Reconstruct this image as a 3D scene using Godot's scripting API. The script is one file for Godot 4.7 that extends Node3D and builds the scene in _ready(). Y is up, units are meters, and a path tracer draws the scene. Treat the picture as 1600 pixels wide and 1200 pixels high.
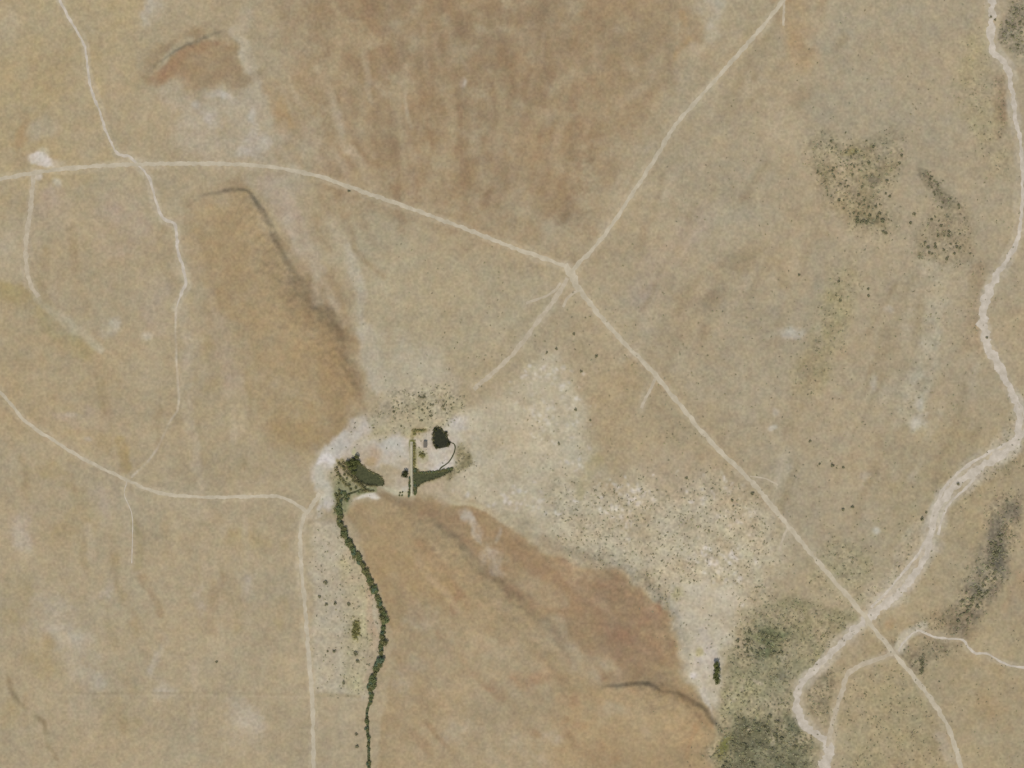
extends Node3D
# A dry valley seen from high above: springs and ponds, a brushy stream, dirt roads, sandy washes and low mesas.
# Plan coordinates are map units of 0.6 m, (0, 0) at the north-west; world x = (mx - 800) * 0.6, z = (my - 600) * 0.6.
const U := 0.6
const MX0 := -240.0
const MY0 := -240.0
const STEP := 2.0            # soil map cell, map units
const CW := 1040
const CH := 840
const HSTEP := 2.5           # height grid cell, map units
const HW := 833
const HH := 673

var cr := PackedFloat32Array()
var cg := PackedFloat32Array()
var cb := PackedFloat32Array()
var veg := PackedFloat32Array()
var streak := PackedFloat32Array()
var mask := PackedFloat32Array()
var warp_x := PackedFloat32Array()
var warp_y := PackedFloat32Array()
var patchy := PackedFloat32Array()
var speck := PackedFloat32Array()
var bi0 := 0
var bi1 := 0
var bj0 := 0
var bj1 := 0
var hgrid := PackedFloat32Array()
var rng := RandomNumberGenerator.new()
var mats := {}
var counts := {}

# ------------------------------------------------------------------ scene set-up
func _ready() -> void:
	rng.seed = 20417
	set_camera_and_light()
	var t0 := Time.get_ticks_msec()
	prepare_fields()
	paint_soil()
	print("soil painted ", Time.get_ticks_msec() - t0)
	build_heights()
	build_materials()
	build_ground()
	print("ground built ", Time.get_ticks_msec() - t0)
	build_roads_and_washes()
	build_water()
	build_spring_structures()
	build_trees()
	build_shrubs()
	single_out()
	build_stuff()
	print("done ", Time.get_ticks_msec() - t0)

func set_camera_and_light() -> void:
	var cam := Camera3D.new()
	cam.name = "camera"
	add_child(cam)
	cam.position = Vector3(0, 2400, 0)
	cam.rotation = Vector3(-PI / 2, 0, 0)
	cam.fov = rad_to_deg(2.0 * atan(360.0 / 2400.0))
	cam.near = 5.0
	cam.far = 20000.0
	cam.current = true
	var env := Environment.new()
	env.background_mode = Environment.BG_SKY
	var sky_mat := ProceduralSkyMaterial.new()
	sky_mat.sky_top_color = Color(0.60, 0.655, 0.71)
	sky_mat.sky_horizon_color = Color(0.80, 0.82, 0.83)
	sky_mat.sky_curve = 0.16
	sky_mat.ground_bottom_color = Color(0.50, 0.45, 0.36)
	sky_mat.ground_horizon_color = Color(0.62, 0.62, 0.60)
	var sky := Sky.new()
	sky.sky_material = sky_mat
	env.sky = sky
	env.background_energy_multiplier = 0.88
	env.tonemap_mode = Environment.TONE_MAPPER_LINEAR
	env.tonemap_exposure = 1.0
	env.sdfgi_enabled = true
	env.ssao_enabled = true
	env.ssil_enabled = true
	var we := WorldEnvironment.new()
	we.name = "environment"
	we.environment = env
	add_child(we)
	var sun := DirectionalLight3D.new()
	sun.name = "sun"
	sun.light_color = Color(1.0, 0.965, 0.885)
	sun.light_energy = 1.0
	sun.light_angular_distance = 0.5
	sun.shadow_enabled = true
	add_child(sun)
	var az := deg_to_rad(-12.0)          # from the south, a little west
	var el := deg_to_rad(56.0)
	var from := Vector3(sin(az) * cos(el), sin(el), cos(az) * cos(el))
	sun.look_at_from_position(from * 100.0, Vector3.ZERO, Vector3.UP)

# ------------------------------------------------------------------ small helpers
func w3(mx: float, my: float, y: float = 0.0) -> Vector3:
	return Vector3((mx - 800.0) * U, y, (my - 600.0) * U)

func c8(r: int, g: int, b: int) -> Color:
	return Color(r / 255.0, g / 255.0, b / 255.0)

func numbered(called: String) -> String:
	var n: int = counts.get(called, 0)
	counts[called] = n + 1
	return called if n == 0 else "%s_%03d" % [called, n]

func tag(o: Node, label: String, category: String, group: String = "") -> void:
	o.set_meta("label", label)
	o.set_meta("category", category)
	if group != "":
		o.set_meta("group", group)

func add_mesh(called: String, mesh: Mesh, mat: Material, parent: Node = self) -> MeshInstance3D:
	var o := MeshInstance3D.new()
	o.name = numbered(called) if parent == self else called
	o.mesh = mesh
	if mat:
		o.material_override = mat
	parent.add_child(o, true)
	return o

func noise_bytes(w: int, h: int, freq: float, seed_n: int, octaves: int = 3) -> PackedByteArray:
	var n := FastNoiseLite.new()
	n.noise_type = FastNoiseLite.TYPE_SIMPLEX_SMOOTH
	n.seed = seed_n
	n.frequency = freq
	n.fractal_type = FastNoiseLite.FRACTAL_FBM if octaves > 1 else FastNoiseLite.FRACTAL_NONE
	n.fractal_octaves = octaves
	var im := n.get_image(w, h, false, false, true)
	im.convert(Image.FORMAT_L8)
	return im.get_data()

func stretched_noise(w: int, h: int, fx: float, squeeze: int, seed_n: int, octaves: int = 3) -> PackedByteArray:
	var n := FastNoiseLite.new()
	n.noise_type = FastNoiseLite.TYPE_SIMPLEX_SMOOTH
	n.seed = seed_n
	n.frequency = fx
	n.fractal_type = FastNoiseLite.FRACTAL_FBM
	n.fractal_octaves = octaves
	var im := n.get_image(w, maxi(4, h / squeeze), false, false, true)
	im.convert(Image.FORMAT_L8)
	im.resize(w, h, Image.INTERPOLATE_CUBIC)
	return im.get_data()

# ------------------------------------------------------------------ soil map painting
func prepare_fields() -> void:
	var n := CW * CH
	for a in [cr, cg, cb, veg, streak, mask, warp_x, warp_y, patchy, speck]:
		a.resize(n)
	var base := c8(164, 152, 124)
	cr.fill(base.r)
	cg.fill(base.g)
	cb.fill(base.b)
	var a1 := noise_bytes(CW, CH, 0.022, 11, 4)
	var a2 := noise_bytes(CW, CH, 0.022, 12, 4)
	var a3 := noise_bytes(CW, CH, 0.03, 13, 5)
	var a4 := noise_bytes(CW, CH, 0.24, 14, 3)
	for k in n:
		warp_x[k] = (a1[k] - 128) * 0.17
		warp_y[k] = (a2[k] - 128) * 0.17
		patchy[k] = (a3[k] - 128) / 128.0
		speck[k] = (a4[k] - 128) / 128.0

func _box(x0: float, y0: float, x1: float, y1: float, pad: float) -> void:
	bi0 = clampi(int((x0 - pad - MX0) / STEP), 0, CW - 1)
	bi1 = clampi(int((x1 + pad - MX0) / STEP) + 1, 0, CW - 1)
	bj0 = clampi(int((y0 - pad - MY0) / STEP), 0, CH - 1)
	bj1 = clampi(int((y1 + pad - MY0) / STEP) + 1, 0, CH - 1)

# a band of half-width r with an edge of width soft along a line of points
func path(pts: Array, r: float, soft: float, warp: float = 0.4) -> void:
	var x0 := 1e9
	var y0 := 1e9
	var x1 := -1e9
	var y1 := -1e9
	var reach := r + soft
	var n := pts.size() / 2
	for s in range(0, n - 1):
		var ax: float = pts[s * 2]
		var ay: float = pts[s * 2 + 1]
		var bx: float = pts[s * 2 + 2]
		var by: float = pts[s * 2 + 3]
		x0 = minf(x0, minf(ax, bx)); x1 = maxf(x1, maxf(ax, bx))
		y0 = minf(y0, minf(ay, by)); y1 = maxf(y1, maxf(ay, by))
		_box(minf(ax, bx), minf(ay, by), maxf(ax, bx), maxf(ay, by), reach + 16.0 * warp)
		var dx := bx - ax
		var dy := by - ay
		var l2 := maxf(dx * dx + dy * dy, 0.0001)
		for j in range(bj0, bj1 + 1):
			for i in range(bi0, bi1 + 1):
				var k := j * CW + i
				var px := MX0 + i * STEP + warp_x[k] * warp - ax
				var py := MY0 + j * STEP + warp_y[k] * warp - ay
				var t := clampf((px * dx + py * dy) / l2, 0.0, 1.0)
				px -= dx * t
				py -= dy * t
				var d2 := px * px + py * py
				if d2 < reach * reach:
					var m := 1.0 - smoothstep(r, reach, sqrt(d2))
					if m > mask[k]:
						mask[k] = m
	_box(x0, y0, x1, y1, reach + 16.0 * warp)

func blob(x: float, y: float, rx: float, ry: float, turn: float = 0.0, hard: float = 0.25) -> void:
	var big := maxf(rx, ry)
	_box(x, y, x, y, big + 18.0)
	var c := cos(deg_to_rad(turn))
	var s := sin(deg_to_rad(turn))
	var wf := clampf(big / 40.0, 0.2, 1.2)
	for j in range(bj0, bj1 + 1):
		for i in range(bi0, bi1 + 1):
			var k := j * CW + i
			var px := MX0 + i * STEP + warp_x[k] * wf - x
			var py := MY0 + j * STEP + warp_y[k] * wf - y
			var u := (px * c + py * s) / rx
			var v := (py * c - px * s) / ry
			var d := sqrt(u * u + v * v)
			if d < 1.0:
				mask[k] = 1.0 - smoothstep(hard, 1.0, d)

func poly(pts: Array, soft: float, warp: float = 1.0) -> void:
	var pv := PackedVector2Array()
	var x0 := 1e9
	var y0 := 1e9
	var x1 := -1e9
	var y1 := -1e9
	for s in pts.size() / 2:
		var p := Vector2(pts[s * 2], pts[s * 2 + 1])
		pv.append(p)
		x0 = minf(x0, p.x); x1 = maxf(x1, p.x); y0 = minf(y0, p.y); y1 = maxf(y1, p.y)
	var pad := soft + 26.0 * warp
	var gs := 8.0
	var gx0 := x0 - pad - gs
	var gy0 := y0 - pad - gs
	var gw := int((x1 - x0 + 2 * pad) / gs) + 4
	var gh := int((y1 - y0 + 2 * pad) / gs) + 4
	var sd := PackedFloat32Array()
	sd.resize(gw * gh)
	var np := pv.size()
	for j in gh:
		for i in gw:
			var p := Vector2(gx0 + i * gs, gy0 + j * gs)
			var best := 1e12
			var inside := false
			var q := pv[np - 1]
			for e in np:
				var r := pv[e]
				var d := r - q
				var t := clampf((p - q).dot(d) / maxf(d.length_squared(), 0.001), 0.0, 1.0)
				best = minf(best, (q + d * t).distance_squared_to(p))
				if (r.y > p.y) != (q.y > p.y) and p.x < (q.x - r.x) * (p.y - r.y) / (q.y - r.y) + r.x:
					inside = not inside
				q = r
			sd[j * gw + i] = -sqrt(best) if inside else sqrt(best)
	_box(x0, y0, x1, y1, soft)
	for j in range(bj0, bj1 + 1):
		for i in range(bi0, bi1 + 1):
			var k := j * CW + i
			var fx := (MX0 + i * STEP + warp_x[k] * warp - gx0) / gs
			var fy := (MY0 + j * STEP + warp_y[k] * warp - gy0) / gs
			var ix := clampi(int(fx), 0, gw - 2)
			var iy := clampi(int(fy), 0, gh - 2)
			fx = clampf(fx - ix, 0.0, 1.0)
			fy = clampf(fy - iy, 0.0, 1.0)
			var o := iy * gw + ix
			var d := lerpf(lerpf(sd[o], sd[o + 1], fx), lerpf(sd[o + gw], sd[o + gw + 1], fx), fy)
			mask[k] = 1.0 - smoothstep(-soft, soft, d)

# lay a soil colour through the mask; broken: how much natural patchiness breaks it up; plants and streaks ride along
func ink(col: Color, a: float, broken: float = 0.4, plants: float = -1.0, streaks: float = -1.0) -> void:
	for j in range(bj0, bj1 + 1):
		for i in range(bi0, bi1 + 1):
			var k := j * CW + i
			var m := mask[k]
			if m > 0.0:
				mask[k] = 0.0
				var w := clampf(m * a * (1.0 + patchy[k] * broken * 2.0) + speck[k] * (0.35 + broken) * 1.1 * a * m * (1.15 - m), 0.0, 1.0)
				cr[k] += (col.r - cr[k]) * w
				cg[k] += (col.g - cg[k]) * w
				cb[k] += (col.b - cb[k]) * w
				if plants >= 0.0:
					veg[k] += (plants - veg[k]) * m
				if streaks >= 0.0:
					streak[k] += (streaks - streak[k]) * m

# only plants
func sow(density: float) -> void:
	for j in range(bj0, bj1 + 1):
		for i in range(bi0, bi1 + 1):
			var k := j * CW + i
			if mask[k] > 0.0:
				veg[k] = maxf(veg[k], density * mask[k] * clampf(1.0 + patchy[k] * 1.3, 0.0, 2.0))
				mask[k] = 0.0

func paint_soil() -> void:
	var tan := c8(165, 152, 122)
	var yellow := c8(170, 155, 119)
	var brown := c8(149, 131, 102)
	var dark_brown := c8(144, 126, 98)
	var red := c8(150, 129, 101)
	var orange := c8(163, 139, 103)
	var grey := c8(171, 161, 137)
	var mauve := c8(167, 153, 133)
	var pale := c8(182, 174, 151)
	var cream := c8(182, 176, 148)
	var white := c8(201, 198, 190)
	var olive := c8(158, 151, 115)
	var moss := c8(140, 135, 92)
	var green := c8(110, 112, 68)
	var scrubby := c8(139, 130, 104)

	# the broad ground
	poly([-240, -240, 300, -240, 250, 0, 215, 130, 190, 260, 60, 330, -240, 340], 40); ink(yellow, 0.55, 0.5)
	poly([420, -240, 1000, -240, 1060, 60, 960, 260, 880, 400, 620, 330, 520, 270, 480, 150], 85, 1.5); ink(brown, 0.74, 0.5, 0.0, 0.7)
	poly([560, -240, 900, -240, 930, 40, 880, 120, 720, 160, 600, 170, 570, 60], 40); ink(dark_brown, 0.4, 0.8)
	poly([900, -240, 1060, -240, 1075, 60, 1040, 130, 960, 190, 920, 80], 40); ink(c8(153, 136, 107), 0.45, 0.6)
	poly([930, 440, 1210, 40, 1560, -60, 1580, 420, 1540, 700, 1350, 950, 1180, 760], 40); ink(c8(161, 151, 126), 0.7, 0.4, 0.03)
	poly([530, 330, 860, 430, 720, 610, 590, 600, 560, 440], 30); ink(c8(166, 156, 128), 0.7, 0.4, 0.03)
	poly([280, 470, 470, 470, 520, 560, 530, 660, 500, 720, 300, 760, 260, 620], 40); ink(c8(159, 145, 114), 0.6, 0.4)
	poly([-240, 760, 210, 760, 470, 800, 480, 1440, -240, 1440], 40); ink(c8(165, 153, 125), 0.6, 0.4)
	poly([-240, 440, 60, 460, 200, 560, 190, 720, -240, 640], 40); ink(c8(166, 151, 119), 0.7, 0.4)
	poly([1400, 640, 1840, 640, 1840, 1440, 1380, 1440, 1340, 1000], 40); ink(c8(158, 146, 115), 0.6, 0.4, 0.05)

	# streaks of the upper slope
	for s in [[575, -20, 585, 60, 600, 130, 12, red, 0.45], [700, -20, 705, 30, 690, 80, 9, red, 0.4], [612, 20, 606, 60, 615, 110, 7, red, 0.4], [812, -20, 808, 60, 800, 110, 8, red, 0.35], [665, 80, 668, 130, 660, 190, 8, red, 0.3], [850, 10, 856, 90, 850, 160, 10, dark_brown, 0.4], [760, 40, 765, 130, 755, 220, 12, dark_brown, 0.4], [940, -10, 938, 60, 925, 120, 10, red, 0.25], [1062, 20, 1068, 60, 1060, 90, 8, orange, 0.5], [870, 200, 850, 260, 830, 320, 14, dark_brown, 0.3], [600, 100, 606, 180, 620, 250, 10, dark_brown, 0.4], [530, 120, 545, 180, 560, 250, 8, dark_brown, 0.3]]:
		path([s[0], s[1], s[2], s[3], s[4], s[5]], s[6] * 0.3, s[6]); ink(s[7], s[8], 0.6)
	for s in [[636, 105, 634, 150, 640, 200, 5, grey, 0.5], [700, 30, 722, 90, 722, 150, 10, c8(160, 148, 120), 0.5], [618, 150, 624, 210, 640, 280, 12, c8(162, 150, 122), 0.5], [640, 230, 648, 270, 640, 300, 7, grey, 0.5], [565, 60, 572, 110, 578, 160, 6, grey, 0.35], [780, 120, 786, 180, 775, 240, 9, tan, 0.4], [705, 170, 708, 220, 700, 280, 9, tan, 0.4], [520, 10, 530, 60, 525, 110, 7, tan, 0.5], [890, 120, 880, 190, 860, 250, 9, tan, 0.35], [930, 160, 900, 220, 880, 270, 9, tan, 0.3]]:
		path([s[0], s[1], s[2], s[3], s[4], s[5]], s[6] * 0.25, s[6]); ink(s[7], s[8], 0.6)
	blob(723, 130, 8, 12); ink(white, 0.6)
	blob(722, 100, 6, 26); ink(grey, 0.5)
	blob(858, 365, 22, 26); ink(grey, 0.6)
	blob(1110, 28, 38, 66); ink(c8(172, 165, 144), 0.8, 0.5)
	path([1225, 0, 1245, 45, 1255, 95], 10, 22); ink(orange, 0.45)
	path([1290, -20, 1275, 40, 1255, 90], 3, 12); ink(brown, 0.4)
	blob(1170, 60, 40, 60); ink(c8(163, 150, 118), 0.5)

	# north-west quarter
	blob(10, 30, 50, 60); ink(grey, 0.5)
	blob(28, 215, 22, 60); ink(orange, 0.55)
	blob(20, 140, 60, 50); ink(yellow, 0.5)
	blob(135, 215, 30, 40); ink(c8(167, 153, 126), 0.5)
	blob(238, 20, 22, 42, 15); ink(c8(173, 166, 148), 0.75)
	blob(230, 30, 8, 16, 20); ink(pale, 0.5)
	blob(66, 205, 32, 26); ink(grey, 0.7)
	blob(72, 238, 14, 10); ink(pale, 0.7)
	blob(71, 255, 27, 15, 0, 0.5); ink(white, 0.85, 0.3)
	blob(68, 247, 17, 12, 0, 0.5); ink(white, 0.7, 0.3)
	blob(57, 277, 11, 10, 0, 0.5); ink(white, 0.6)
	blob(86, 287, 9, 12); ink(pale, 0.7)
	blob(92, 252, 18, 10); ink(pale, 0.6)
	blob(36, 255, 16, 18); ink(orange, 0.5)
	blob(10, 395, 26, 40); ink(grey, 0.5)
	blob(170, 160, 30, 60); ink(mauve, 0.3)
	# the hill with the orange foot
	poly([236, 118, 262, 90, 335, 52, 348, 62, 372, 84, 410, 130, 360, 132, 300, 134, 250, 138], 9); ink(c8(151, 133, 104), 0.95, 0.2)
	poly([238, 112, 262, 94, 330, 60, 344, 66, 330, 84, 296, 100, 288, 124, 262, 136, 242, 130], 9); ink(c8(151, 128, 99), 0.8, 0.3)
	blob(252, 113, 16, 18); ink(c8(151, 125, 98), 0.6)
	blob(330, 72, 20, 12, -20); ink(c8(151, 126, 98), 0.5)
	path([232, 120, 236, 92, 250, 74, 272, 66, 300, 56, 320, 40], 3, 12); ink(brown, 0.6)
	path([300, 62, 280, 70, 262, 82, 258, 92], 2, 8); ink(c8(165, 156, 129), 0.6)
	path([362, 48, 376, 64, 386, 84, 394, 104], 4, 10); ink(pale, 0.8, 0.3)
	path([384, 20, 372, 46], 5, 14); ink(grey, 0.6)
	path([394, 104, 400, 130, 404, 160], 2, 6); ink(pale, 0.4)
	poly([250, 142, 410, 132, 430, 200, 450, 250, 380, 262, 300, 240, 270, 190], 24); ink(c8(167, 158, 136), 0.85, 0.4)
	for s in [[392, 182, 10, 22], [404, 222, 26, 22], [398, 205, 12, 18], [308, 165, 13, 12], [385, 240, 18, 14], [345, 150, 26, 12], [330, 190, 24, 20]]:
		blob(s[0], s[1], s[2], s[3]); ink(c8(178, 172, 157), 0.7)
	path([420, 140, 436, 170, 450, 200], 6, 14); ink(orange, 0.55)
	path([480, 210, 500, 240, 520, 262], 4, 14); ink(mauve, 0.6)
	path([440, 200, 470, 230, 500, 262], 3, 14); ink(c8(172, 161, 138), 0.4)
	# below the west road
	blob(440, 290, 70, 26); ink(c8(173, 165, 144), 0.8, 0.4)
	path([420, 285, 440, 320, 458, 350, 475, 385, 485, 410], 8, 18); ink(mauve, 0.75, 0.4)
	path([448, 340, 460, 370, 470, 400], 4, 8); ink(c8(176, 165, 148), 0.5)
	blob(500, 300, 44, 20); ink(c8(166, 156, 128), 0.5)
	# mesa A and its brown shoulder
	poly([300, 330, 385, 304, 404, 322, 418, 352, 432, 394, 462, 450, 500, 500, 520, 560, 440, 560, 360, 500, 310, 440], 12); ink(c8(160, 142, 109), 0.85, 0.3)
	blob(340, 362, 30, 28); ink(c8(168, 155, 124), 0.7)
	path([300, 320, 330, 300, 372, 290], 5, 14); ink(brown, 0.45)
	path([432, 400, 470, 420, 510, 440, 520, 470], 14, 24); ink(c8(153, 137, 108), 0.65)
	poly([440, 420, 520, 425, 545, 500, 560, 560, 548, 640, 522, 664, 506, 600, 480, 530], 14); ink(c8(146, 128, 99), 0.85, 0.3)
	path([490, 480, 515, 520, 528, 560, 530, 600], 8, 14); ink(c8(139, 121, 91), 0.55)
	path([520, 600, 536, 640, 530, 670, 505, 690], 6, 20); ink(c8(150, 131, 97), 0.6)
	poly([310, 330, 390, 306, 430, 390, 500, 500, 536, 580, 524, 690, 470, 740, 420, 700, 380, 600, 330, 480, 300, 400], 22); ink(c8(156, 139, 107), 0.5, 0.5)
	path([420, 400, 450, 450, 490, 510, 515, 570, 522, 640], 10, 18); ink(c8(146, 129, 98), 0.4, 0.5)
	blob(470, 660, 50, 50); ink(c8(161, 141, 103), 0.6)
	blob(375, 700, 60, 50); ink(c8(167, 153, 124), 0.4)
	blob(300, 560, 30, 100); ink(c8(169, 160, 138), 0.5)
	path([285, 480, 295, 520, 290, 600, 300, 680, 312, 740, 316, 800], 2, 12); ink(c8(171, 162, 140), 0.35, 0.8)
	path([330, 500, 350, 540, 360, 600], 6, 20); ink(mauve, 0.4)
	# the left plains
	path([-20, 452, 40, 458, 70, 480, 100, 520, 130, 545], 10, 16); ink(c8(157, 144, 104), 0.6)
	path([58, 462, 95, 492, 130, 520, 160, 545], 2, 9); ink(c8(176, 168, 143), 0.7)
	blob(170, 515, 22, 18); ink(c8(176, 172, 153), 0.75)
	blob(226, 523, 15, 9); ink(pale, 0.75)
	blob(100, 540, 30, 30); ink(c8(164, 146, 112), 0.6)
	for s in [[75, 325, 40, 40], [200, 350, 60, 70], [240, 480, 40, 60], [100, 660, 40, 16], [170, 770, 30, 60], [40, 830, 40, 40], [160, 640, 60, 30]]:
		blob(s[0], s[1], s[2], s[3]); ink(mauve, 0.45, 0.6)
	for s in [[110, 650, 26, 8], [140, 685, 10, 6], [165, 920, 16, 28], [170, 928, 10, 18], [40, 840, 26, 40], [80, 960, 50, 50], [115, 1010, 50, 60], [250, 1030, 12, 40], [260, 1080, 16, 30], [140, 1060, 40, 30], [320, 940, 30, 40], [390, 920, 30, 40], [380, 1120, 40, 60]]:
		blob(s[0], s[1], s[2], s[3]); ink(c8(172, 164, 145), 0.6, 0.5)
	for s in [[20, 940, 30, 60], [60, 1030, 40, 60], [200, 970, 16, 60], [330, 930, 16, 40, ], [80, 740, 50, 20], [110, 800, 40, 70], [10, 1120, 30, 40], [380, 840, 50, 40], [440, 960, 20, 60], [190, 1120, 50, 30]]:
		blob(s[0], s[1], s[2], s[3]); ink(c8(160, 146, 112), 0.55, 0.6)
	path([10, 1060, 20, 1090, 40, 1110, 70, 1130, 90, 1180], 1, 6); ink(c8(140, 128, 100), 0.55, 0.6)
	path([228, 900, 244, 930, 252, 960], 2, 10); ink(brown, 0.5)
	path([345, 900, 330, 950, 325, 990], 3, 10); ink(brown, 0.45)
	path([210, 820, 215, 850, 218, 880], 2, 10); ink(c8(148, 138, 104), 0.5)
	path([190, 690, 196, 730], 4, 10); ink(c8(156, 138, 98), 0.6)

	# pale spring flats
	path([546, 385, 553, 420, 560, 450, 566, 490, 572, 520], 2, 10); ink(c8(174, 167, 146), 0.75, 0.4)
	path([572, 520, 582, 560, 590, 600], 9, 14); ink(c8(175, 169, 149), 0.8, 0.3)
	poly([578, 520, 680, 540, 720, 600, 700, 640, 600, 640, 586, 590], 16); ink(c8(172, 165, 142), 0.8, 0.3, 0.04)
	poly([552, 650, 600, 625, 680, 610, 740, 620, 720, 660, 660, 680, 570, 690, 548, 680], 18); ink(c8(172, 164, 139), 0.75, 0.5, 0.5)
	poly([600, 640, 640, 615, 700, 610, 730, 630, 690, 655, 640, 660], 9); ink(c8(161, 152, 121), 0.5, 0.9, 0.8)
	poly([745, 640, 800, 592, 850, 556, 880, 560, 930, 640, 930, 740, 860, 800, 850, 850, 740, 780, 690, 730, 690, 660], 22); ink(c8(179, 171, 146), 0.9, 0.3, 0.06)
	poly([860, 740, 960, 760, 1060, 740, 1180, 760, 1230, 860, 1200, 940, 1140, 960, 1060, 960, 980, 900, 900, 870, 860, 850], 22); ink(c8(176, 168, 143), 0.85, 0.5, 0.5)
	poly([900, 600, 1000, 560, 1120, 640, 1160, 720, 1060, 740, 960, 740, 920, 690], 24); ink(c8(161, 147, 117), 0.75, 0.3, 0.05)
	poly([1000, 700, 1080, 690, 1120, 740, 1060, 770, 990, 750], 20); ink(c8(168, 155, 130), 0.6, 0.4)
	path([850, 490, 800, 555, 740, 612], 14, 16); ink(c8(163, 151, 122), 0.6, 0.4)
	for s in [[905, 735, 26, 30], [948, 762, 36, 16], [990, 770, 24, 24], [965, 800, 26, 18], [985, 825, 20, 20], [1110, 760, 30, 20], [1150, 795, 24, 34], [1120, 880, 44, 26], [1140, 870, 26, 16], [830, 780, 60, 20], [1120, 935, 30, 26], [850, 590, 40, 20], [860, 640, 50, 40]]:
		crust(s[0], s[1], s[2], s[3])
	path([905, 770, 915, 730, 935, 715], 3, 12); ink(c8(160, 150, 112), 0.6)
	path([1100, 850, 1130, 832, 1150, 838, 1175, 870, 1190, 920], 2, 5); ink(cream, 0.5)
	poly([1050, 900, 1150, 910, 1150, 980, 1128, 1040, 1118, 1100, 1100, 1090, 1090, 1070, 1066, 1030, 1050, 960], 8); ink(c8(181, 175, 154), 0.9, 0.2, 0.12)
	blob(1085, 1054, 9, 8); ink(white, 0.8)
	blob(1100, 1020, 22, 40); ink(c8(184, 178, 164), 0.7)
	blob(1092, 1016, 8, 10); ink(c8(164, 158, 118), 0.7)
	path([1100, 1075, 1103, 1100, 1106, 1120], 3, 5); ink(c8(186, 180, 164), 0.8)
	blob(1062, 930, 14, 24); ink(c8(150, 146, 108), 0.6, 0.4, 0.7)
	# mesa B
	poly([543, 792, 600, 776, 642, 784, 700, 782, 744, 792, 792, 818, 850, 864, 900, 882, 952, 892, 1002, 922, 1040, 962, 1054, 1010, 1060, 1050, 1086, 1082, 1104, 1104, 1114, 1140, 1108, 1200, 1110, 1440, 600, 1440, 592, 1200, 600, 1100, 616, 1040, 608, 960, 582, 890, 552, 830], 5, 0.5); ink(c8(156, 139, 107), 0.95, 0.1, 0.0)
	poly([560, 800, 650, 800, 720, 880, 700, 960, 640, 980, 600, 900], 24); ink(c8(156, 138, 105), 0.7, 0.3)
	poly([640, 790, 700, 784, 790, 822, 850, 870, 950, 896, 1000, 924, 1040, 970, 1054, 1040, 1000, 1060, 940, 1060, 860, 980, 790, 920, 700, 840], 14); ink(c8(149, 129, 100), 0.9, 0.3)
	poly([860, 890, 950, 896, 1030, 950, 1050, 1030, 990, 1050, 940, 1000, 900, 960], 18); ink(c8(146, 124, 97), 0.8, 0.4)
	for s in [[950, 920, 30, 10], [1000, 960, 14, 40], [970, 990, 40, 14], [1020, 950, 14, 30], [880, 880, 26, 12], [710, 810, 26, 10], [668, 800, 24, 14], [715, 950, 10, 30], [720, 930, 12, 14]]:
		blob(s[0], s[1], s[2], s[3], 30); ink(c8(148, 121, 95), 0.6, 0.6)
	for s in [[736, 820, 10, 34, -30], [756, 866, 16, 26, 0], [775, 835, 8, 22, 20], [780, 890, 24, 12, 40], [770, 872, 28, 14, 30]]:
		blob(s[0], s[1], s[2], s[3], s[4]); ink(c8(175, 167, 149), 0.8, 0.4)
	path([820, 905, 850, 930, 880, 935], 6, 16); ink(c8(160, 147, 120), 0.6)
	path([860, 980, 890, 1020, 930, 1045, 960, 1062], 10, 22); ink(c8(160, 149, 124), 0.75, 0.4)
	path([660, 830, 720, 870, 770, 930, 830, 990, 870, 1040], 8, 20); ink(c8(153, 138, 108), 0.55)
	path([655, 850, 690, 900, 740, 950, 770, 990], 3, 12); ink(c8(150, 130, 98), 0.4)
	poly([600, 990, 760, 960, 860, 1060, 900, 1120, 860, 1440, 600, 1440, 610, 1100], 40); ink(c8(164, 150, 121), 0.75, 0.4)
	poly([880, 1080, 960, 1082, 1040, 1086, 1090, 1112, 1110, 1150, 1100, 1440, 860, 1440, 860, 1160], 18); ink(c8(163, 145, 112), 0.75, 0.4)
	for s in [[885, 1090, 26, 18], [905, 1130, 22, 14], [880, 1125, 12, 10], [1074, 1140, 8, 40], [830, 1060, 40, 20], [940, 1180, 40, 16], [1076, 1175, 8, 20]]:
		blob(s[0], s[1], s[2], s[3]); ink(c8(160, 135, 104), 0.6, 0.6)
	for s in [[660, 960, 30, 40], [700, 1000, 24, 40], [640, 1060, 30, 40], [720, 1140, 50, 40], [820, 1170, 40, 40], [960, 1120, 40, 20], [860, 1150, 30, 16]]:
		blob(s[0], s[1], s[2], s[3]); ink(c8(168, 158, 134), 0.5, 0.6)
	path([945, 1062, 1000, 1056, 1050, 1070], 4, 14); ink(c8(143, 125, 99), 0.6)
	path([700, 780, 760, 796, 800, 818], 1, 5); ink(c8(176, 167, 138), 0.6)
	path([640, 786, 680, 790, 700, 800], 5, 16); ink(c8(146, 128, 97), 0.7)
	path([1040, 1080, 1075, 1100, 1105, 1130], 4, 12); ink(c8(140, 120, 90), 0.6)
	# between the south road and the stream
	poly([486, 808, 530, 810, 552, 850, 580, 910, 598, 960, 596, 1010, 582, 1060, 578, 1086, 492, 1086], 8, 0.4); ink(c8(173, 165, 142), 0.9, 0.2, 0.25)
	path([545, 880, 560, 940, 562, 1000, 555, 1060], 10, 18); ink(c8(168, 161, 126), 0.6, 0.5, 0.4)
	path([575, 900, 580, 950, 582, 1010, 572, 1060], 3, 8); ink(c8(171, 152, 126), 0.5)
	blob(556, 984, 7, 18); ink(c8(134, 136, 88), 0.8)
	path([490, 1087, 560, 1087], 0.5, 5, 0.1); ink(c8(152, 141, 112), 0.7, 0.2)
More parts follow.
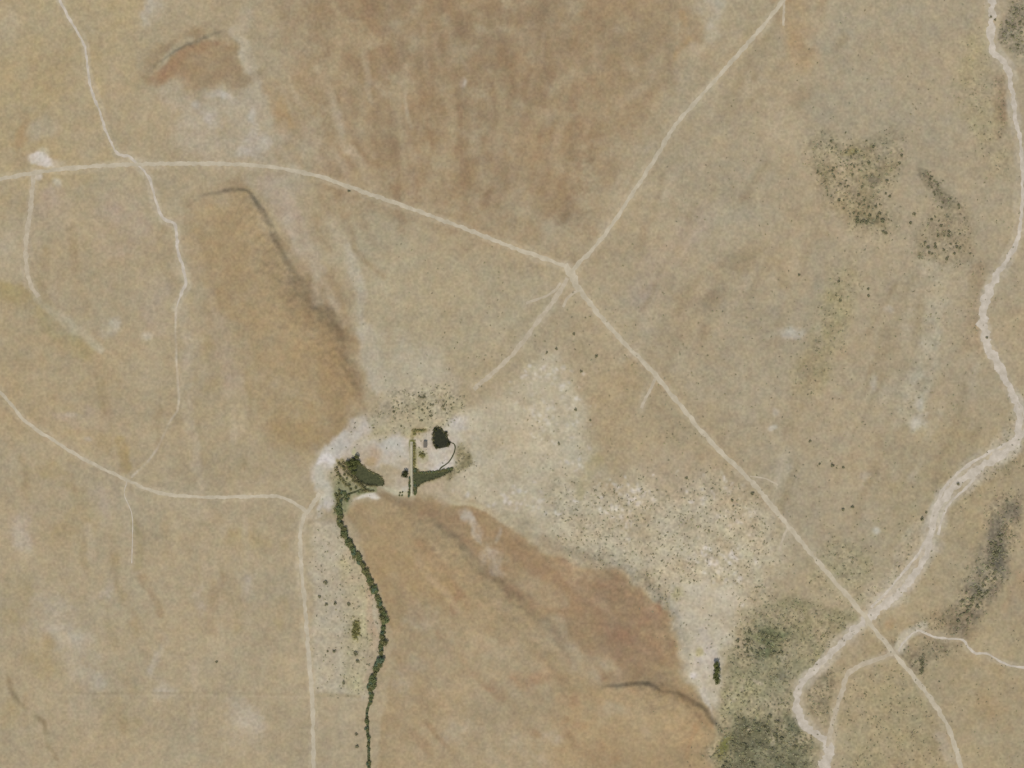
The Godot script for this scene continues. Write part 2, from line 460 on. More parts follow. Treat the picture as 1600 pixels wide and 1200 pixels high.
	poly([494, 1094, 570, 1094, 566, 1240, 496, 1240], 10); ink(c8(165, 152, 124), 0.7)

	# springs: salt crust, wet grass
	poly([498, 712, 540, 664, 560, 650, 600, 690, 660, 676, 720, 664, 740, 690, 712, 712, 706, 728, 660, 734, 640, 736, 600, 740, 560, 716, 548, 716, 540, 724, 520, 740, 505, 790, 484, 800, 494, 760], 8); ink(c8(184, 177, 160), 0.95, 0.3, 0.05)
	path([556, 660, 540, 690, 520, 712, 508, 730], 9, 9); ink(c8(182, 178, 166), 0.8, 0.3)
	blob(510, 725, 17, 16, 0, 0.5); ink(white, 0.9, 0.2)
	blob(514, 778, 17, 20, 0, 0.5); ink(white, 0.85, 0.2)
	path([494, 790, 500, 776, 506, 762], 2, 4); ink(white, 0.6)
	path([508, 740, 506, 760, 512, 772], 8, 8); ink(c8(180, 176, 158), 0.8)
	blob(500, 783, 8, 8); ink(c8(172, 174, 150), 0.6)
	blob(570, 776, 26, 7, -8, 0.5); ink(c8(197, 192, 178), 0.95, 0.2)
	blob(620, 700, 30, 30); ink(c8(182, 180, 168), 0.75)
	blob(588, 716, 26, 22); ink(c8(174, 158, 134), 0.8)
	blob(583, 724, 14, 10, 30); ink(c8(172, 151, 112), 0.7)
	blob(690, 722, 34, 14, -15, 0.4); ink(c8(192, 188, 178), 0.85, 0.3)
	blob(682, 708, 24, 12); ink(c8(192, 187, 172), 0.7)
	blob(712, 660, 30, 22); ink(c8(182, 177, 164), 0.8)
	poly([612, 664, 650, 650, 690, 648, 690, 664, 660, 672, 620, 690, 570, 690, 560, 680], 8); ink(c8(170, 162, 130), 0.65, 0.7, 0.35)
	poly([604, 752, 640, 745, 640, 772, 610, 768], 6); ink(c8(176, 166, 144), 0.7)
	blob(634, 765, 10, 8); ink(c8(186, 182, 166), 0.6)
	path([590, 762, 610, 766, 634, 774, 645, 776], 3, 6); ink(cream, 0.8)
	path([585, 764, 610, 776, 650, 784], 3, 8); ink(c8(138, 120, 92), 0.6)
	path([646, 690, 646, 712], 3, 4, 0.2); ink(green, 0.9, 0.2)
	path([646, 712, 646, 732], 3, 5, 0.2); ink(c8(156, 150, 100), 0.8)
	path([655, 705, 660, 714], 4, 6, 0.3); ink(c8(158, 157, 122), 0.8)
	path([648, 672, 667, 672], 2, 3, 0.2); ink(c8(140, 130, 92), 0.7, 0.1)
	path([648, 672, 647, 680], 2, 3, 0.2); ink(c8(148, 138, 98), 0.6, 0.1)
	blob(556, 706, 5, 8); ink(c8(170, 172, 128), 0.7)
	poly([700, 742, 712, 714, 732, 696, 744, 708, 740, 728, 712, 744], 8); ink(c8(131, 122, 92), 0.9, 0.4, 1.1)
	blob(703, 742, 10, 9); ink(c8(136, 130, 98), 0.8, 0.3, 0.9)
	blob(660, 750, 40, 10, -15); ink(c8(150, 140, 105), 0.4)
	poly([655, 760, 690, 748, 708, 770, 690, 790, 660, 782], 8); ink(c8(174, 162, 138), 0.7)
	for s in [[528, 722, 542, 738, 556, 752, 572, 766], [536, 720, 550, 740, 566, 758], [524, 730, 534, 748, 545, 760], [526, 745, 530, 752]]:
		path(s, 1.5, 4, 0.2); ink(c8(146, 139, 102), 0.65, 0.8)
	blob(533, 763, 8, 7, 0, 0.5); ink(c8(188, 186, 164), 0.8, 0.1)
	poly([520, 740, 545, 742, 562, 760, 585, 764, 570, 770, 548, 774, 544, 800, 522, 796], 6, 0.4); ink(c8(136, 138, 106), 0.75, 0.6, 0.5)
	path([560, 768, 584, 766], 2, 4, 0.2); ink(c8(112, 124, 82), 0.7)

	# brush country in the east and south-east
	poly([1150, 960, 1230, 930, 1300, 960, 1350, 960, 1300, 1020, 1245, 1070, 1250, 1130, 1280, 1170, 1270, 1440, 1110, 1440, 1116, 1140, 1130, 1080, 1130, 1010], 16); ink(c8(144, 138, 108), 0.85, 0.5, 0.85)
	poly([1150, 1000, 1190, 975, 1230, 990, 1215, 1020, 1170, 1030], 10); ink(c8(114, 116, 86), 0.75, 0.8, 1.7)
	poly([1120, 1180, 1140, 1130, 1190, 1115, 1250, 1130, 1262, 1160, 1250, 1240, 1100, 1260], 12); ink(c8(114, 112, 87), 0.8, 0.8, 1.7)
	blob(1135, 1170, 14, 26, 30); ink(c8(116, 118, 68), 0.8, 0.5, 1.2)
	blob(1222, 1055, 20, 14); ink(c8(128, 124, 102), 0.6, 0.5, 1.2)
	poly([1130, 1070, 1190, 1060, 1190, 1110, 1130, 1130], 10); ink(c8(158, 152, 116), 0.6, 0.6, 1.0)
	poly([1256, 1060, 1300, 1040, 1310, 1100, 1290, 1140, 1262, 1110], 8); ink(scrubby, 0.7, 0.5, 0.9)
	poly([1310, 1040, 1440, 1040, 1480, 1200, 1310, 1240], 20); ink(c8(157, 147, 115), 0.6, 0.5, 0.35)
	path([1395, 1010, 1430, 1030, 1470, 1012], 6, 16); ink(c8(131, 121, 98), 0.65, 0.5, 0.9)
	blob(1436, 1040, 18, 14); ink(c8(126, 118, 94), 0.6, 0.8, 1.5)
	path([1575, 800, 1555, 860, 1535, 910, 1510, 950, 1490, 980], 14, 22); ink(c8(126, 118, 99), 0.7, 0.9, 1.2)
	path([1560, 860, 1530, 920, 1505, 950], 6, 12); ink(c8(106, 102, 86), 0.6, 0.9, 1.7)
	path([1500, 960, 1460, 975, 1440, 985], 8, 18); ink(c8(140, 128, 102), 0.6, 0.5, 0.7)
	path([1610, 700, 1580, 720, 1540, 750, 1500, 780, 1480, 800], 8, 22); ink(c8(150, 138, 110), 0.5, 0.5, 0.35)
	poly([1420, 820, 1470, 800, 1440, 900, 1370, 960, 1330, 940, 1370, 900], 12); ink(c8(166, 157, 133), 0.7, 0.5, 0.55)
	poly([1310, 830, 1350, 840, 1350, 960, 1270, 900], 14); ink(c8(152, 144, 112), 0.6, 0.5, 0.6)
	poly([1262, 236, 1290, 216, 1330, 210, 1394, 214, 1402, 245, 1390, 285, 1392, 330, 1386, 372, 1362, 372, 1346, 352, 1316, 340, 1284, 316, 1272, 284], 20); ink(c8(147, 137, 108), 0.7, 0.7, 0.8)
	blob(1355, 340, 26, 12); ink(c8(122, 118, 94), 0.7, 0.4, 1.5)
	blob(1332, 238, 20, 10); ink(c8(136, 128, 88), 0.6, 0.4, 1.1)
	blob(1364, 278, 12, 10); ink(c8(126, 118, 98), 0.7, 0.4, 1.2)
	path([1444, 272, 1456, 288, 1470, 306, 1490, 320], 3, 12); ink(c8(128, 121, 99), 0.7, 0.8, 1.1)
	poly([1430, 330, 1500, 310, 1520, 400, 1470, 410, 1430, 390], 16); ink(c8(148, 137, 110), 0.6, 0.5, 0.6)
	blob(1475, 368, 14, 12); ink(c8(122, 116, 92), 0.6, 0.4, 1.3)
	blob(1440, 398, 10, 9); ink(c8(124, 118, 94), 0.6, 0.4, 1.3)
	path([1320, 440, 1300, 500, 1280, 560, 1262, 590], 14, 26); ink(c8(154, 145, 110), 0.55, 0.5, 0.4)
	path([1530, 420, 1516, 500, 1520, 540], 6, 16); ink(c8(150, 134, 106), 0.5, 0.5, 0.25)
	path([1450, 420, 1465, 480, 1450, 540, 1440, 600, 1430, 660], 6, 22); ink(c8(171, 165, 142), 0.7, 0.5, 0.2)
	for s in [[1440, 640, 14, 26], [1432, 665, 20, 14], [1390, 484, 12, 8], [1212, 645, 10, 9], [1206, 668, 12, 8], [1352, 744, 16, 12], [1368, 826, 11, 10], [1230, 520, 30, 14], [1365, 600, 10, 20]]:
		blob(s[0], s[1], s[2], s[3]); ink(c8(180, 175, 157), 0.9, 0.4)
	poly([1540, 60, 1620, -40, 1620, 90, 1590, 100, 1560, 70], 10); ink(c8(132, 124, 104), 0.65, 0.8, 1.5)
	path([1556, 130, 1562, 170, 1560, 205], 5, 12); ink(c8(142, 124, 98), 0.65, 0.5, 0.6)
	path([1530, 60, 1520, 120, 1540, 200, 1560, 260], 8, 30); ink(c8(160, 150, 116), 0.5, 0.5, 0.3)
	blob(1480, 420, 40, 40); ink(c8(166, 158, 132), 0.5)
	blob(1560, 1100, 60, 80); ink(c8(157, 140, 108), 0.6)
	blob(1590, 930, 40, 70); ink(c8(160, 142, 113), 0.6)
	blob(1480, 1170, 20, 30); ink(c8(174, 166, 148), 0.6)
	blob(1400, 1190, 26, 16); ink(c8(150, 132, 104), 0.6)
	path([1410, 1010, 1420, 992, 1440, 982], 6, 8); ink(c8(172, 166, 146), 0.8, 0.3)
	blob(1395, 970, 12, 14); ink(orange, 0.6)
	path([1075, 470, 1130, 420, 1190, 380], 8, 22); ink(c8(152, 140, 113), 0.7, 0.6)
	path([1040, 520, 1090, 480, 1120, 450], 6, 20); ink(c8(149, 137, 111), 0.65, 0.6)
	path([1000, 460, 1040, 400, 1100, 340], 10, 26); ink(mauve, 0.4)
	path([1230, 100, 1240, 200, 1250, 320, 1240, 420], 10, 30); ink(c8(168, 154, 125), 0.5)

	path([1592, 660, 1584, 692, 1556, 714, 1520, 740, 1488, 768], 14, 12, 0.6); ink(c8(172, 165, 144), 0.75, 0.5, 0.5)
	path([1470, 800, 1452, 850, 1430, 890, 1390, 935], 9, 12, 0.6); ink(c8(173, 165, 146), 0.6, 0.5, 0.3)
	path([1350, 975, 1300, 1020, 1262, 1056, 1246, 1090, 1262, 1140], 8, 8, 0.6); ink(c8(172, 164, 144), 0.5, 0.4, 0.3)
	path([1040, 206, 1000, 250, 960, 312], 1, 6); ink(c8(170, 158, 130), 0.6, 0.5)
	path([90, 1084, 300, 1083, 488, 1085], 0.3, 3, 0.05); ink(c8(154, 142, 115), 0.45, 0.5)
	path([90, 1088, 300, 1087, 488, 1089], 0.3, 3, 0.05); ink(c8(174, 162, 134), 0.35, 0.5)
	path([276, 480, 274, 520, 276, 570, 280, 620, 278, 640, 262, 664, 246, 700, 230, 722, 206, 744], 0.4, 2.4, 0.08); ink(c8(184, 175, 154), 0.8, 0.5)
	var gaps := RandomNumberGenerator.new()
	gaps.seed = 411
	for i in 60:
		blob(gaps.randf_range(1120, 1300), gaps.randf_range(950, 1210), gaps.randf_range(4, 13), gaps.randf_range(4, 10), gaps.randf() * 180.0); ink(c8(166, 156, 129), gaps.randf_range(0.3, 0.7), 0.9)
	for i in 26:
		blob(gaps.randf_range(1275, 1395), gaps.randf_range(215, 370), gaps.randf_range(4, 11), gaps.randf_range(4, 9), gaps.randf() * 180.0); ink(c8(160, 149, 121), gaps.randf_range(0.3, 0.7), 0.9)
	drainage_streaks()
	# disturbed soil beside the roads and washes
	for r in road_lines():
		path(r.line, r.w + 1.0, 6, 0.25); ink(r.soil, 0.35, 0.5, 0.0)
	# sparse plants everywhere in the east
	poly([700, 540, 900, 480, 1200, 420, 1600, 200, 1840, 200, 1840, 1440, 1110, 1440, 1050, 960, 860, 850], 60); sow(0.07)

# salt crust: many small bright flakes strewn over an area
func crust(x: float, y: float, rx: float, ry: float) -> void:
	var r := RandomNumberGenerator.new()
	r.seed = int(x * 31.0 + y)
	for i in int(10.0 + rx * ry * 0.03):
		var p := Vector2(r.randfn() * rx * 0.62, r.randfn() * ry * 0.62)
		blob(x + p.x, y + p.y, r.randf_range(2.5, 8.0), r.randf_range(2.5, 7.0), r.randf() * 180.0, 0.1)
		ink(c8(195, 189, 174), r.randf_range(0.25, 0.7), 0.9)

# thin lines of finer and coarser sediment that run down the slopes
func drainage_streaks() -> void:
	var r := RandomNumberGenerator.new()
	r.seed = 907
	var fields := [
		{"n": 70, "x0": 440, "x1": 960, "y0": -60, "y1": 260, "fan": 720.0, "dir": Vector2(0, 1), "lo": c8(141, 121, 94), "hi": c8(160, 143, 115)},
		{"n": 46, "x0": 960, "x1": 1330, "y0": -40, "y1": 480, "fan": 0.0, "dir": Vector2(-0.5, 0.86), "lo": c8(150, 137, 110), "hi": c8(173, 161, 135)},
		{"n": 34, "x0": 1220, "x1": 1530, "y0": 380, "y1": 740, "fan": 0.0, "dir": Vector2(-0.28, 0.96), "lo": c8(149, 137, 109), "hi": c8(175, 166, 142)},
		{"n": 40, "x0": 20, "x1": 460, "y0": 280, "y1": 1120, "fan": 0.0, "dir": Vector2(0.12, 1), "lo": c8(154, 139, 107), "hi": c8(173, 161, 135)},
		{"n": 26, "x0": 420, "x1": 540, "y0": 100, "y1": 420, "fan": 0.0, "dir": Vector2(0.45, 0.9), "lo": c8(150, 134, 105), "hi": c8(175, 164, 140)},
		{"n": 34, "x0": 600, "x1": 980, "y0": 820, "y1": 1130, "fan": 0.0, "dir": Vector2(0.66, 0.75), "lo": c8(146, 125, 97), "hi": c8(169, 152, 122)},
	]
	for f in fields:
		for i in f.n:
			var p := Vector2(r.randf_range(f.x0, f.x1), r.randf_range(f.y0, f.y1))
			var d: Vector2 = f.dir
			if f.fan > 0.0:
				d = Vector2((f.fan - p.x) / 620.0, 1.0)
			d = d.rotated(r.randf_range(-0.12, 0.12)).normalized()
			var run := r.randf_range(50, 150)
			var q := p + d * run * 0.5 + Vector2(r.randf_range(-6, 6), 0)
			var e := p + d.rotated(r.randf_range(-0.15, 0.15)) * run
			path([p.x, p.y, q.x, q.y, e.x, e.y], r.randf_range(0.2, 2.0), r.randf_range(6, 15), 0.3)
			ink(f.lo if r.randf() < 0.5 else f.hi, r.randf_range(0.2, 0.46), 0.8)

# ------------------------------------------------------------------ lines of roads and washes: x, y pairs in map units
func road_lines() -> Array:
	var dust := c8(182, 171, 145)
	var sand := c8(184, 177, 158)
	return [
		{"called": "dirt_road", "label": "pale dirt road curving in from the west to the fork", "w": 2.8, "soil": dust, "mat": "road", "lift": 0.16, "line": [-240, 318, -100, 296, 0, 280, 60, 269, 130, 261, 210, 257, 300, 255.5, 380, 257, 440, 263, 500, 276, 560, 297, 640, 325, 720, 355, 800, 386, 850, 404, 886, 417]},
		{"called": "dirt_road", "label": "straight pale dirt road running north-east from the fork", "w": 2.8, "soil": dust, "mat": "road", "lift": 0.19, "line": [1400, -240, 1320, -130, 1224, 0, 1190, 43, 1130, 111, 1086, 160, 1052, 200, 1026, 244, 990, 300, 950, 360, 920, 396, 900, 416, 892, 430]},
		{"called": "dirt_road", "label": "long straight dirt road running south-east from the fork", "w": 3.2, "soil": dust, "mat": "road", "lift": 0.22, "ws": [3.2, 6.0, 4.0, 3.2, 3.2, 3.2, 3.2, 3.2, 3.2, 3.2, 3.2, 3.2, 3.2, 3.2, 3.2, 3.2, 3.2, 3.2, 3.2], "line": [884, 412, 891, 426, 901, 446, 930, 484, 970, 530, 1020, 582, 1070, 642, 1120, 700, 1170, 748, 1230, 820, 1290, 892, 1340, 950, 1390, 1012, 1430, 1060, 1460, 1100, 1485, 1145, 1500, 1195, 1512, 1260, 1530, 1440]},
		{"called": "dirt_road", "label": "pale dirt road descending from the western edge to the springs", "w": 2.3, "soil": dust, "mat": "road", "lift": 0.15, "line": [-240, 430, -120, 520, 0, 613, 40, 658, 90, 692, 140, 722, 198, 750, 240, 768, 290, 775, 350, 777, 430, 775, 446, 779, 470, 792, 482, 803]},
		{"called": "dirt_road", "label": "pale dirt road running south beside the fenced paddock", "w": 2.9, "soil": dust, "mat": "road", "lift": 0.20, "line": [500, 770, 488, 790, 474, 808, 469, 840, 470, 880, 476, 940, 482, 1020, 487, 1080, 489, 1140, 490, 1200, 492, 1440]},
		{"called": "dirt_track", "label": "faint dirt track running south-west from the fork", "w": 3.2, "soil": c8(176, 166, 140), "mat": "track", "lift": 0.12, "line": [886, 434, 868, 466, 840, 502, 806, 548, 775, 578, 740, 608]},
		{"called": "dirt_track", "label": "short faint track branching west just below the fork", "w": 1.8, "soil": c8(172, 160, 133), "mat": "track", "lift": 0.10, "line": [876, 442, 862, 458, 838, 468, 822, 474]},
		{"called": "dirt_track", "label": "short hooked track just south of the fork", "w": 1.8, "soil": c8(172, 160, 133), "mat": "track", "lift": 0.10, "line": [908, 452, 888, 464, 880, 480]},
		{"called": "dirt_track", "label": "short spur track leaving the long straight road southward", "w": 2.0, "soil": c8(176, 166, 143), "mat": "track", "lift": 0.11, "line": [1026, 586, 1018, 604, 1008, 624, 1002, 638]},
		{"called": "dirt_track", "label": "short curved spur track on the long straight road's east side", "w": 1.0, "soil": c8(174, 164, 138), "mat": "track", "lift": 0.11, "line": [1172, 744, 1196, 748, 1216, 758]},
		{"called": "dirt_track", "label": "short spur track west of the long straight road's middle", "w": 1.8, "soil": c8(178, 170, 146), "mat": "track", "lift": 0.11, "line": [1232, 824, 1224, 838, 1218, 862]},
		{"called": "dirt_track", "label": "short spur track beside the north-east road at the top", "w": 1.8, "soil": c8(176, 164, 134), "mat": "track", "lift": 0.11, "line": [1226, -40, 1225, 0, 1224, 40]},
		{"called": "dirt_track", "label": "dirt track going south from the white patch", "w": 3.2, "soil": c8(176, 167, 147), "mat": "track", "lift": 0.13, "line": [52, 274, 50, 300, 46, 340, 41, 380, 42, 420, 48, 446, 60, 464]},
		{"called": "dirt_track", "label": "dirt track looping from the lower crossing to the wash", "w": 3.4, "soil": c8(180, 171, 149), "mat": "track", "lift": 0.14, "line": [1398, 1020, 1372, 1030, 1340, 1042, 1324, 1056, 1316, 1080, 1306, 1110, 1298, 1140, 1292, 1166]},
		{"called": "sandy_wash", "label": "broad pale sandy wash winding down the eastern side", "w": 6.0, "soil": sand, "ws": [4.0, 4.5, 4.7, 5.3, 4.7, 4.2, 3.4, 3.0, 2.7, 2.6, 2.3, 3.0, 4.3, 5.3, 6.0, 6.7, 6.0, 5.3, 4.7, 4.7, 5.5, 6.0, 5.8, 5.6, 5.3, 4.6, 3.7, 3.8, 4.0, 4.7, 5.3, 6.0, 4.7, 4.7, 4.7, 5.2, 5.7, 5.5, 5.3, 7.4, 7.4, 7.2, 6.7], "mat": "wash", "lift": 0.07, "line": [1556, -240, 1552, -60, 1550, 20, 1548, 60, 1556, 84, 1574, 104, 1582, 140, 1586, 180, 1594, 220, 1597, 280, 1596, 340, 1588, 380, 1570, 412, 1552, 440, 1540, 470, 1536, 500, 1544, 540, 1560, 570, 1576, 600, 1590, 640, 1592, 670, 1584, 692, 1560, 712, 1530, 732, 1500, 752, 1478, 776, 1464, 800, 1456, 830, 1446, 870, 1428, 900, 1400, 930, 1360, 962, 1330, 990, 1296, 1024, 1262, 1056, 1246, 1084, 1248, 1116, 1262, 1138, 1284, 1154, 1294, 1172, 1288, 1194, 1270, 1240, 1250, 1440]},
		{"called": "sandy_wash", "label": "thin pale wash winding down the western side", "w": 2.5, "soil": c8(182, 174, 152), "ws": [1.8, 1.8, 1.8, 1.8, 1.8, 1.8, 1.8, 1.8, 1.8, 1.8, 1.8, 1.8, 1.8, 1.65, 1.65, 1.65, 1.65, 2.25, 2.25, 2.25, 2.25, 2.25, 2.25, 2.25, 0.5], "mat": "wash", "lift": 0.06, "line": [70, -120, 92, -4, 104, 22, 118, 46, 130, 68, 136, 96, 140, 130, 146, 150, 156, 174, 164, 200, 174, 222, 184, 240, 204, 246, 216, 258, 232, 276, 238, 292, 246, 322, 256, 342, 272, 350, 276, 366, 278, 390, 288, 424, 291, 442, 284, 458, 276, 480]},
		{"called": "sandy_wash", "label": "short thin wash south of the western road crossing", "w": 0.55, "soil": c8(174, 164, 138), "mat": "wash", "lift": 0.06, "line": [198, 752, 194, 772, 200, 788, 206, 804, 207, 840, 206, 880]},
		{"called": "sandy_wash", "label": "thin zigzag wash east of the lower crossing", "w": 1.6, "soil": c8(180, 172, 150), "mat": "wash", "lift": 0.05, "line": [1404, 1018, 1416, 1000, 1434, 986, 1456, 994, 1480, 998, 1504, 1000, 1514, 1012, 1524, 1020, 1544, 1022, 1560, 1032, 1580, 1040, 1610, 1044, 1700, 1060]},
		{"called": "sandy_wash", "label": "thin side strand of the broad wash at its eastern bend", "w": 2.0, "soil": sand, "mat": "wash", "lift": 0.05, "line": [1588, 622, 1600, 644, 1602, 668, 1590, 696]},
		{"called": "sandy_wash", "label": "northern side strand where the broad wash braids", "w": 2.2, "soil": sand, "mat": "wash", "lift": 0.05, "line": [1574, 694, 1548, 706, 1520, 722, 1496, 740, 1476, 762, 1462, 790, 1452, 824]},
		{"called": "sandy_wash", "label": "southern side strand where the broad wash braids", "w": 1.7, "soil": sand, "mat": "wash", "lift": 0.05, "line": [1524, 746, 1506, 766, 1486, 784, 1474, 806, 1466, 836]},
		{"called": "sandy_wash", "label": "side strand of the broad wash just above the road crossing", "w": 1.8, "soil": sand, "mat": "wash", "lift": 0.05, "line": [1452, 836, 1434, 866, 1410, 896, 1386, 924, 1362, 950]},
	]

# ------------------------------------------------------------------ relief
func ridge(pts: Array, back: float) -> void:
	# pts: x, y, height, face width (map units). The steep face is on the side to the left-hand of travel as plan y grows down (north-east for a line running south-east)
	var n := pts.size() / 4
	var x0 := 1e9
	var y0 := 1e9
	var x1 := -1e9
	var y1 := -1e9
	for s in n:
		x0 = minf(x0, pts[s * 4]); x1 = maxf(x1, pts[s * 4])
		y0 = minf(y0, pts[s * 4 + 1]); y1 = maxf(y1, pts[s * 4 + 1])
	var i0 := clampi(int((x0 - back - MX0) / HSTEP), 0, HW - 1)
	var i1 := clampi(int((x1 + back - MX0) / HSTEP) + 1, 0, HW - 1)
	var j0 := clampi(int((y0 - back - MY0) / HSTEP), 0, HH - 1)
	var j1 := clampi(int((y1 + back - MY0) / HSTEP) + 1, 0, HH - 1)
	for j in range(j0, j1 + 1):
		for i in range(i0, i1 + 1):
			var k2 := clampi(int(j * HSTEP / STEP), 0, CH - 1) * CW + clampi(int(i * HSTEP / STEP), 0, CW - 1)
			var x := MX0 + i * HSTEP + warp_x[k2] * 0.3
			var y := MY0 + j * HSTEP + warp_y[k2] * 0.3
			var best := 1e12
			var side := 1.0
			var amp := 0.0
			var face := 1.0
			var endd := 0.0
			for s in n - 1:
				var ax: float = pts[s * 4]
				var ay: float = pts[s * 4 + 1]
				var dx: float = pts[s * 4 + 4] - ax
				var dy: float = pts[s * 4 + 5] - ay
				var t := clampf(((x - ax) * dx + (y - ay) * dy) / (dx * dx + dy * dy), 0.0, 1.0)
				var ex := x - ax - dx * t
				var ey := y - ay - dy * t
				var d2 := ex * ex + ey * ey
				if d2 < best:
					best = d2
					side = signf(dx * ey - dy * ex)
					amp = lerpf(pts[s * 4 + 2], pts[s * 4 + 6], t)
					face = lerpf(pts[s * 4 + 3], pts[s * 4 + 7], t)
			var d := sqrt(best)
			var h := 0.0
			if side > 0.0:
				if d < back:
					h = amp * (1.0 - smoothstep(0.0, back, d))
			elif d < face:
				h = amp * (1.0 - smoothstep(0.0, face, d))
			if h > 0.0:
				hgrid[j * HW + i] = maxf(hgrid[j * HW + i], h)

func build_heights() -> void:
	hgrid.resize(HW * HH)
	hgrid.fill(0.0)
	# x, y, height in metres, width of the steep face
	ridge([296, 330, 0.3, 9, 318, 310, 1.2, 8, 345, 303, 2.6, 7, 384, 304, 3.0, 7, 402, 324, 4.8, 10, 416, 352, 5.4, 12, 428, 384, 4.6, 14, 440, 420, 4.0, 18, 462, 455, 4.4, 24, 500, 500, 5.6, 28, 528, 550, 5.2, 28, 538, 600, 3.4, 28, 530, 660, 0.3, 24], 70)
	ridge([234, 140, 0.3, 8, 236, 112, 0.9, 8, 246, 98, 1.2, 8, 262, 90, 2.0, 7, 285, 78, 2.6, 7, 305, 69, 2.4, 7, 334, 55, 2.2, 9, 348, 54, 1.4, 12, 372, 78, 0.8, 14, 390, 106, 0.3, 16], 60)
	ridge([600, 776, 0.3, 10, 626, 790, 2.6, 16, 660, 814, 3.6, 20, 700, 846, 3.8, 22, 735, 884, 3.8, 22, 770, 910, 3.6, 22, 806, 946, 3.4, 22, 840, 978, 3.0, 22, 872, 1012, 2.2, 20, 900, 1044, 0.3, 14], 90)
	ridge([930, 1082, 0.3, 7, 950, 1079, 2.2, 7, 984, 1077, 4.4, 9, 1006, 1072, 5.2, 10, 1026, 1077, 4.2, 10, 1040, 1084, 2.6, 12, 1068, 1096, 3.2, 13, 1090, 1108, 4.2, 13, 1104, 1126, 4.6, 12, 1118, 1144, 3.0, 12, 1116, 1170, 0.8, 10], 80)
	ridge([1028, 1070, 0.4, 6, 1036, 1071, 2.4, 6, 1046, 1074, 1.6, 6, 1060, 1084, 0.3, 6], 10)
	ridge([680, 776, 0.2, 20, 744, 786, 1.2, 24, 792, 812, 1.8, 26, 850, 858, 2.4, 24, 900, 874, 2.6, 24, 952, 886, 3.0, 24, 1004, 916, 3.6, 24, 1044, 958, 4.0, 22, 1060, 1010, 3.4, 20, 1064, 1046, 1.6, 24, 1080, 1070, 0.4, 20], 120)
	var roll := FastNoiseLite.new()
	roll.seed = 31
	roll.frequency = 0.0045
	roll.fractal_octaves = 3
	var rough := FastNoiseLite.new()
	rough.seed = 37
	rough.frequency = 0.055
	rough.fractal_octaves = 4
	for j in HH:
		for i in HW:
			var mx := MX0 + i * HSTEP
			var my := MY0 + j * HSTEP
			var k := j * HW + i
			var flat := smoothstep(0.75, 1.25, Vector2((mx - 620.0) / 150.0, (my - 735.0) / 90.0).length())
			var h := roll.get_noise_2d(mx, my) * 3.0 * flat
			var rid := hgrid[k]
			h += rough.get_noise_2d(mx, my) * (0.28 * (0.25 + 0.75 * flat) + rid * 0.30)
			h += rid * (0.35 + 0.65 * flat)
			var rim := minf(minf(mx - MX0, 1840.0 - mx), minf(my - MY0, 1440.0 - my))
			hgrid[k] = h * smoothstep(4.0, 90.0, rim)
	for p in pond_outlines():
		carve(p.outline)

func carve(pts: Array) -> void:
	var pv := PackedVector2Array()
	var lo := Vector2(1e9, 1e9)
	var hi := Vector2(-1e9, -1e9)
	for s in pts.size() / 2:
		var p := Vector2(pts[s * 2], pts[s * 2 + 1])
		pv.append(p)
		lo = lo.min(p)
		hi = hi.max(p)
	for j in range(int((lo.y - 20 - MY0) / HSTEP), int((hi.y + 20 - MY0) / HSTEP) + 1):
		for i in range(int((lo.x - 20 - MX0) / HSTEP), int((hi.x + 20 - MX0) / HSTEP) + 1):
			var p := Vector2(MX0 + i * HSTEP, MY0 + j * HSTEP)
			var best := 1e9
			for e in pv.size():
				best = minf(best, Geometry2D.get_closest_point_to_segment(p, pv[e], pv[(e + 1) % pv.size()]).distance_to(p))
			if Geometry2D.is_point_in_polygon(p, pv):
				best = -best
			var k := j * HW + i
			var near := 1.0 - smoothstep(4.0, 14.0, best)
			hgrid[k] = lerpf(hgrid[k], 0.0, near) - 1.6 * (1.0 - smoothstep(-5.0, 3.0, best))

func ground_y(mx: float, my: float) -> float:
	var fx := clampf((mx - MX0) / HSTEP, 0.0, HW - 1.001)
	var fy := clampf((my - MY0) / HSTEP, 0.0, HH - 1.001)
	var i := int(fx)
	var j := int(fy)
	fx -= i
	fy -= j
	var o := j * HW + i
	# the same split of each cell into two triangles as the ground's mesh
	if fx + fy < 1.0:
		return hgrid[o] + (hgrid[o + 1] - hgrid[o]) * fx + (hgrid[o + HW] - hgrid[o]) * fy
	return hgrid[o + HW + 1] + (hgrid[o + HW] - hgrid[o + HW + 1]) * (1.0 - fx) + (hgrid[o + 1] - hgrid[o + HW + 1]) * (1.0 - fy)

# ------------------------------------------------------------------ materials
func grain_image(size: int, freq: float, seed_n: int, lo: Color, hi: Color, oct: int = 5) -> ImageTexture:
	var n := FastNoiseLite.new()
	n.seed = seed_n
	n.frequency = freq
	n.noise_type = FastNoiseLite.TYPE_SIMPLEX_SMOOTH
	n.fractal_octaves = oct
	n.fractal_gain = 0.6
	var im := n.get_seamless_image(size, size, false, false, 0.15, true)
	im.convert(Image.FORMAT_L8)
	var d := im.get_data()
	var out := PackedByteArray()
	out.resize(size * size * 3)
	for k in size * size:
		var t := d[k] / 255.0
		out[k * 3] = int(lerpf(lo.r, hi.r, t) * 255.0)
		out[k * 3 + 1] = int(lerpf(lo.g, hi.g, t) * 255.0)
		out[k * 3 + 2] = int(lerpf(lo.b, hi.b, t) * 255.0)
	return ImageTexture.create_from_image(Image.create_from_data(size, size, false, Image.FORMAT_RGB8, out))

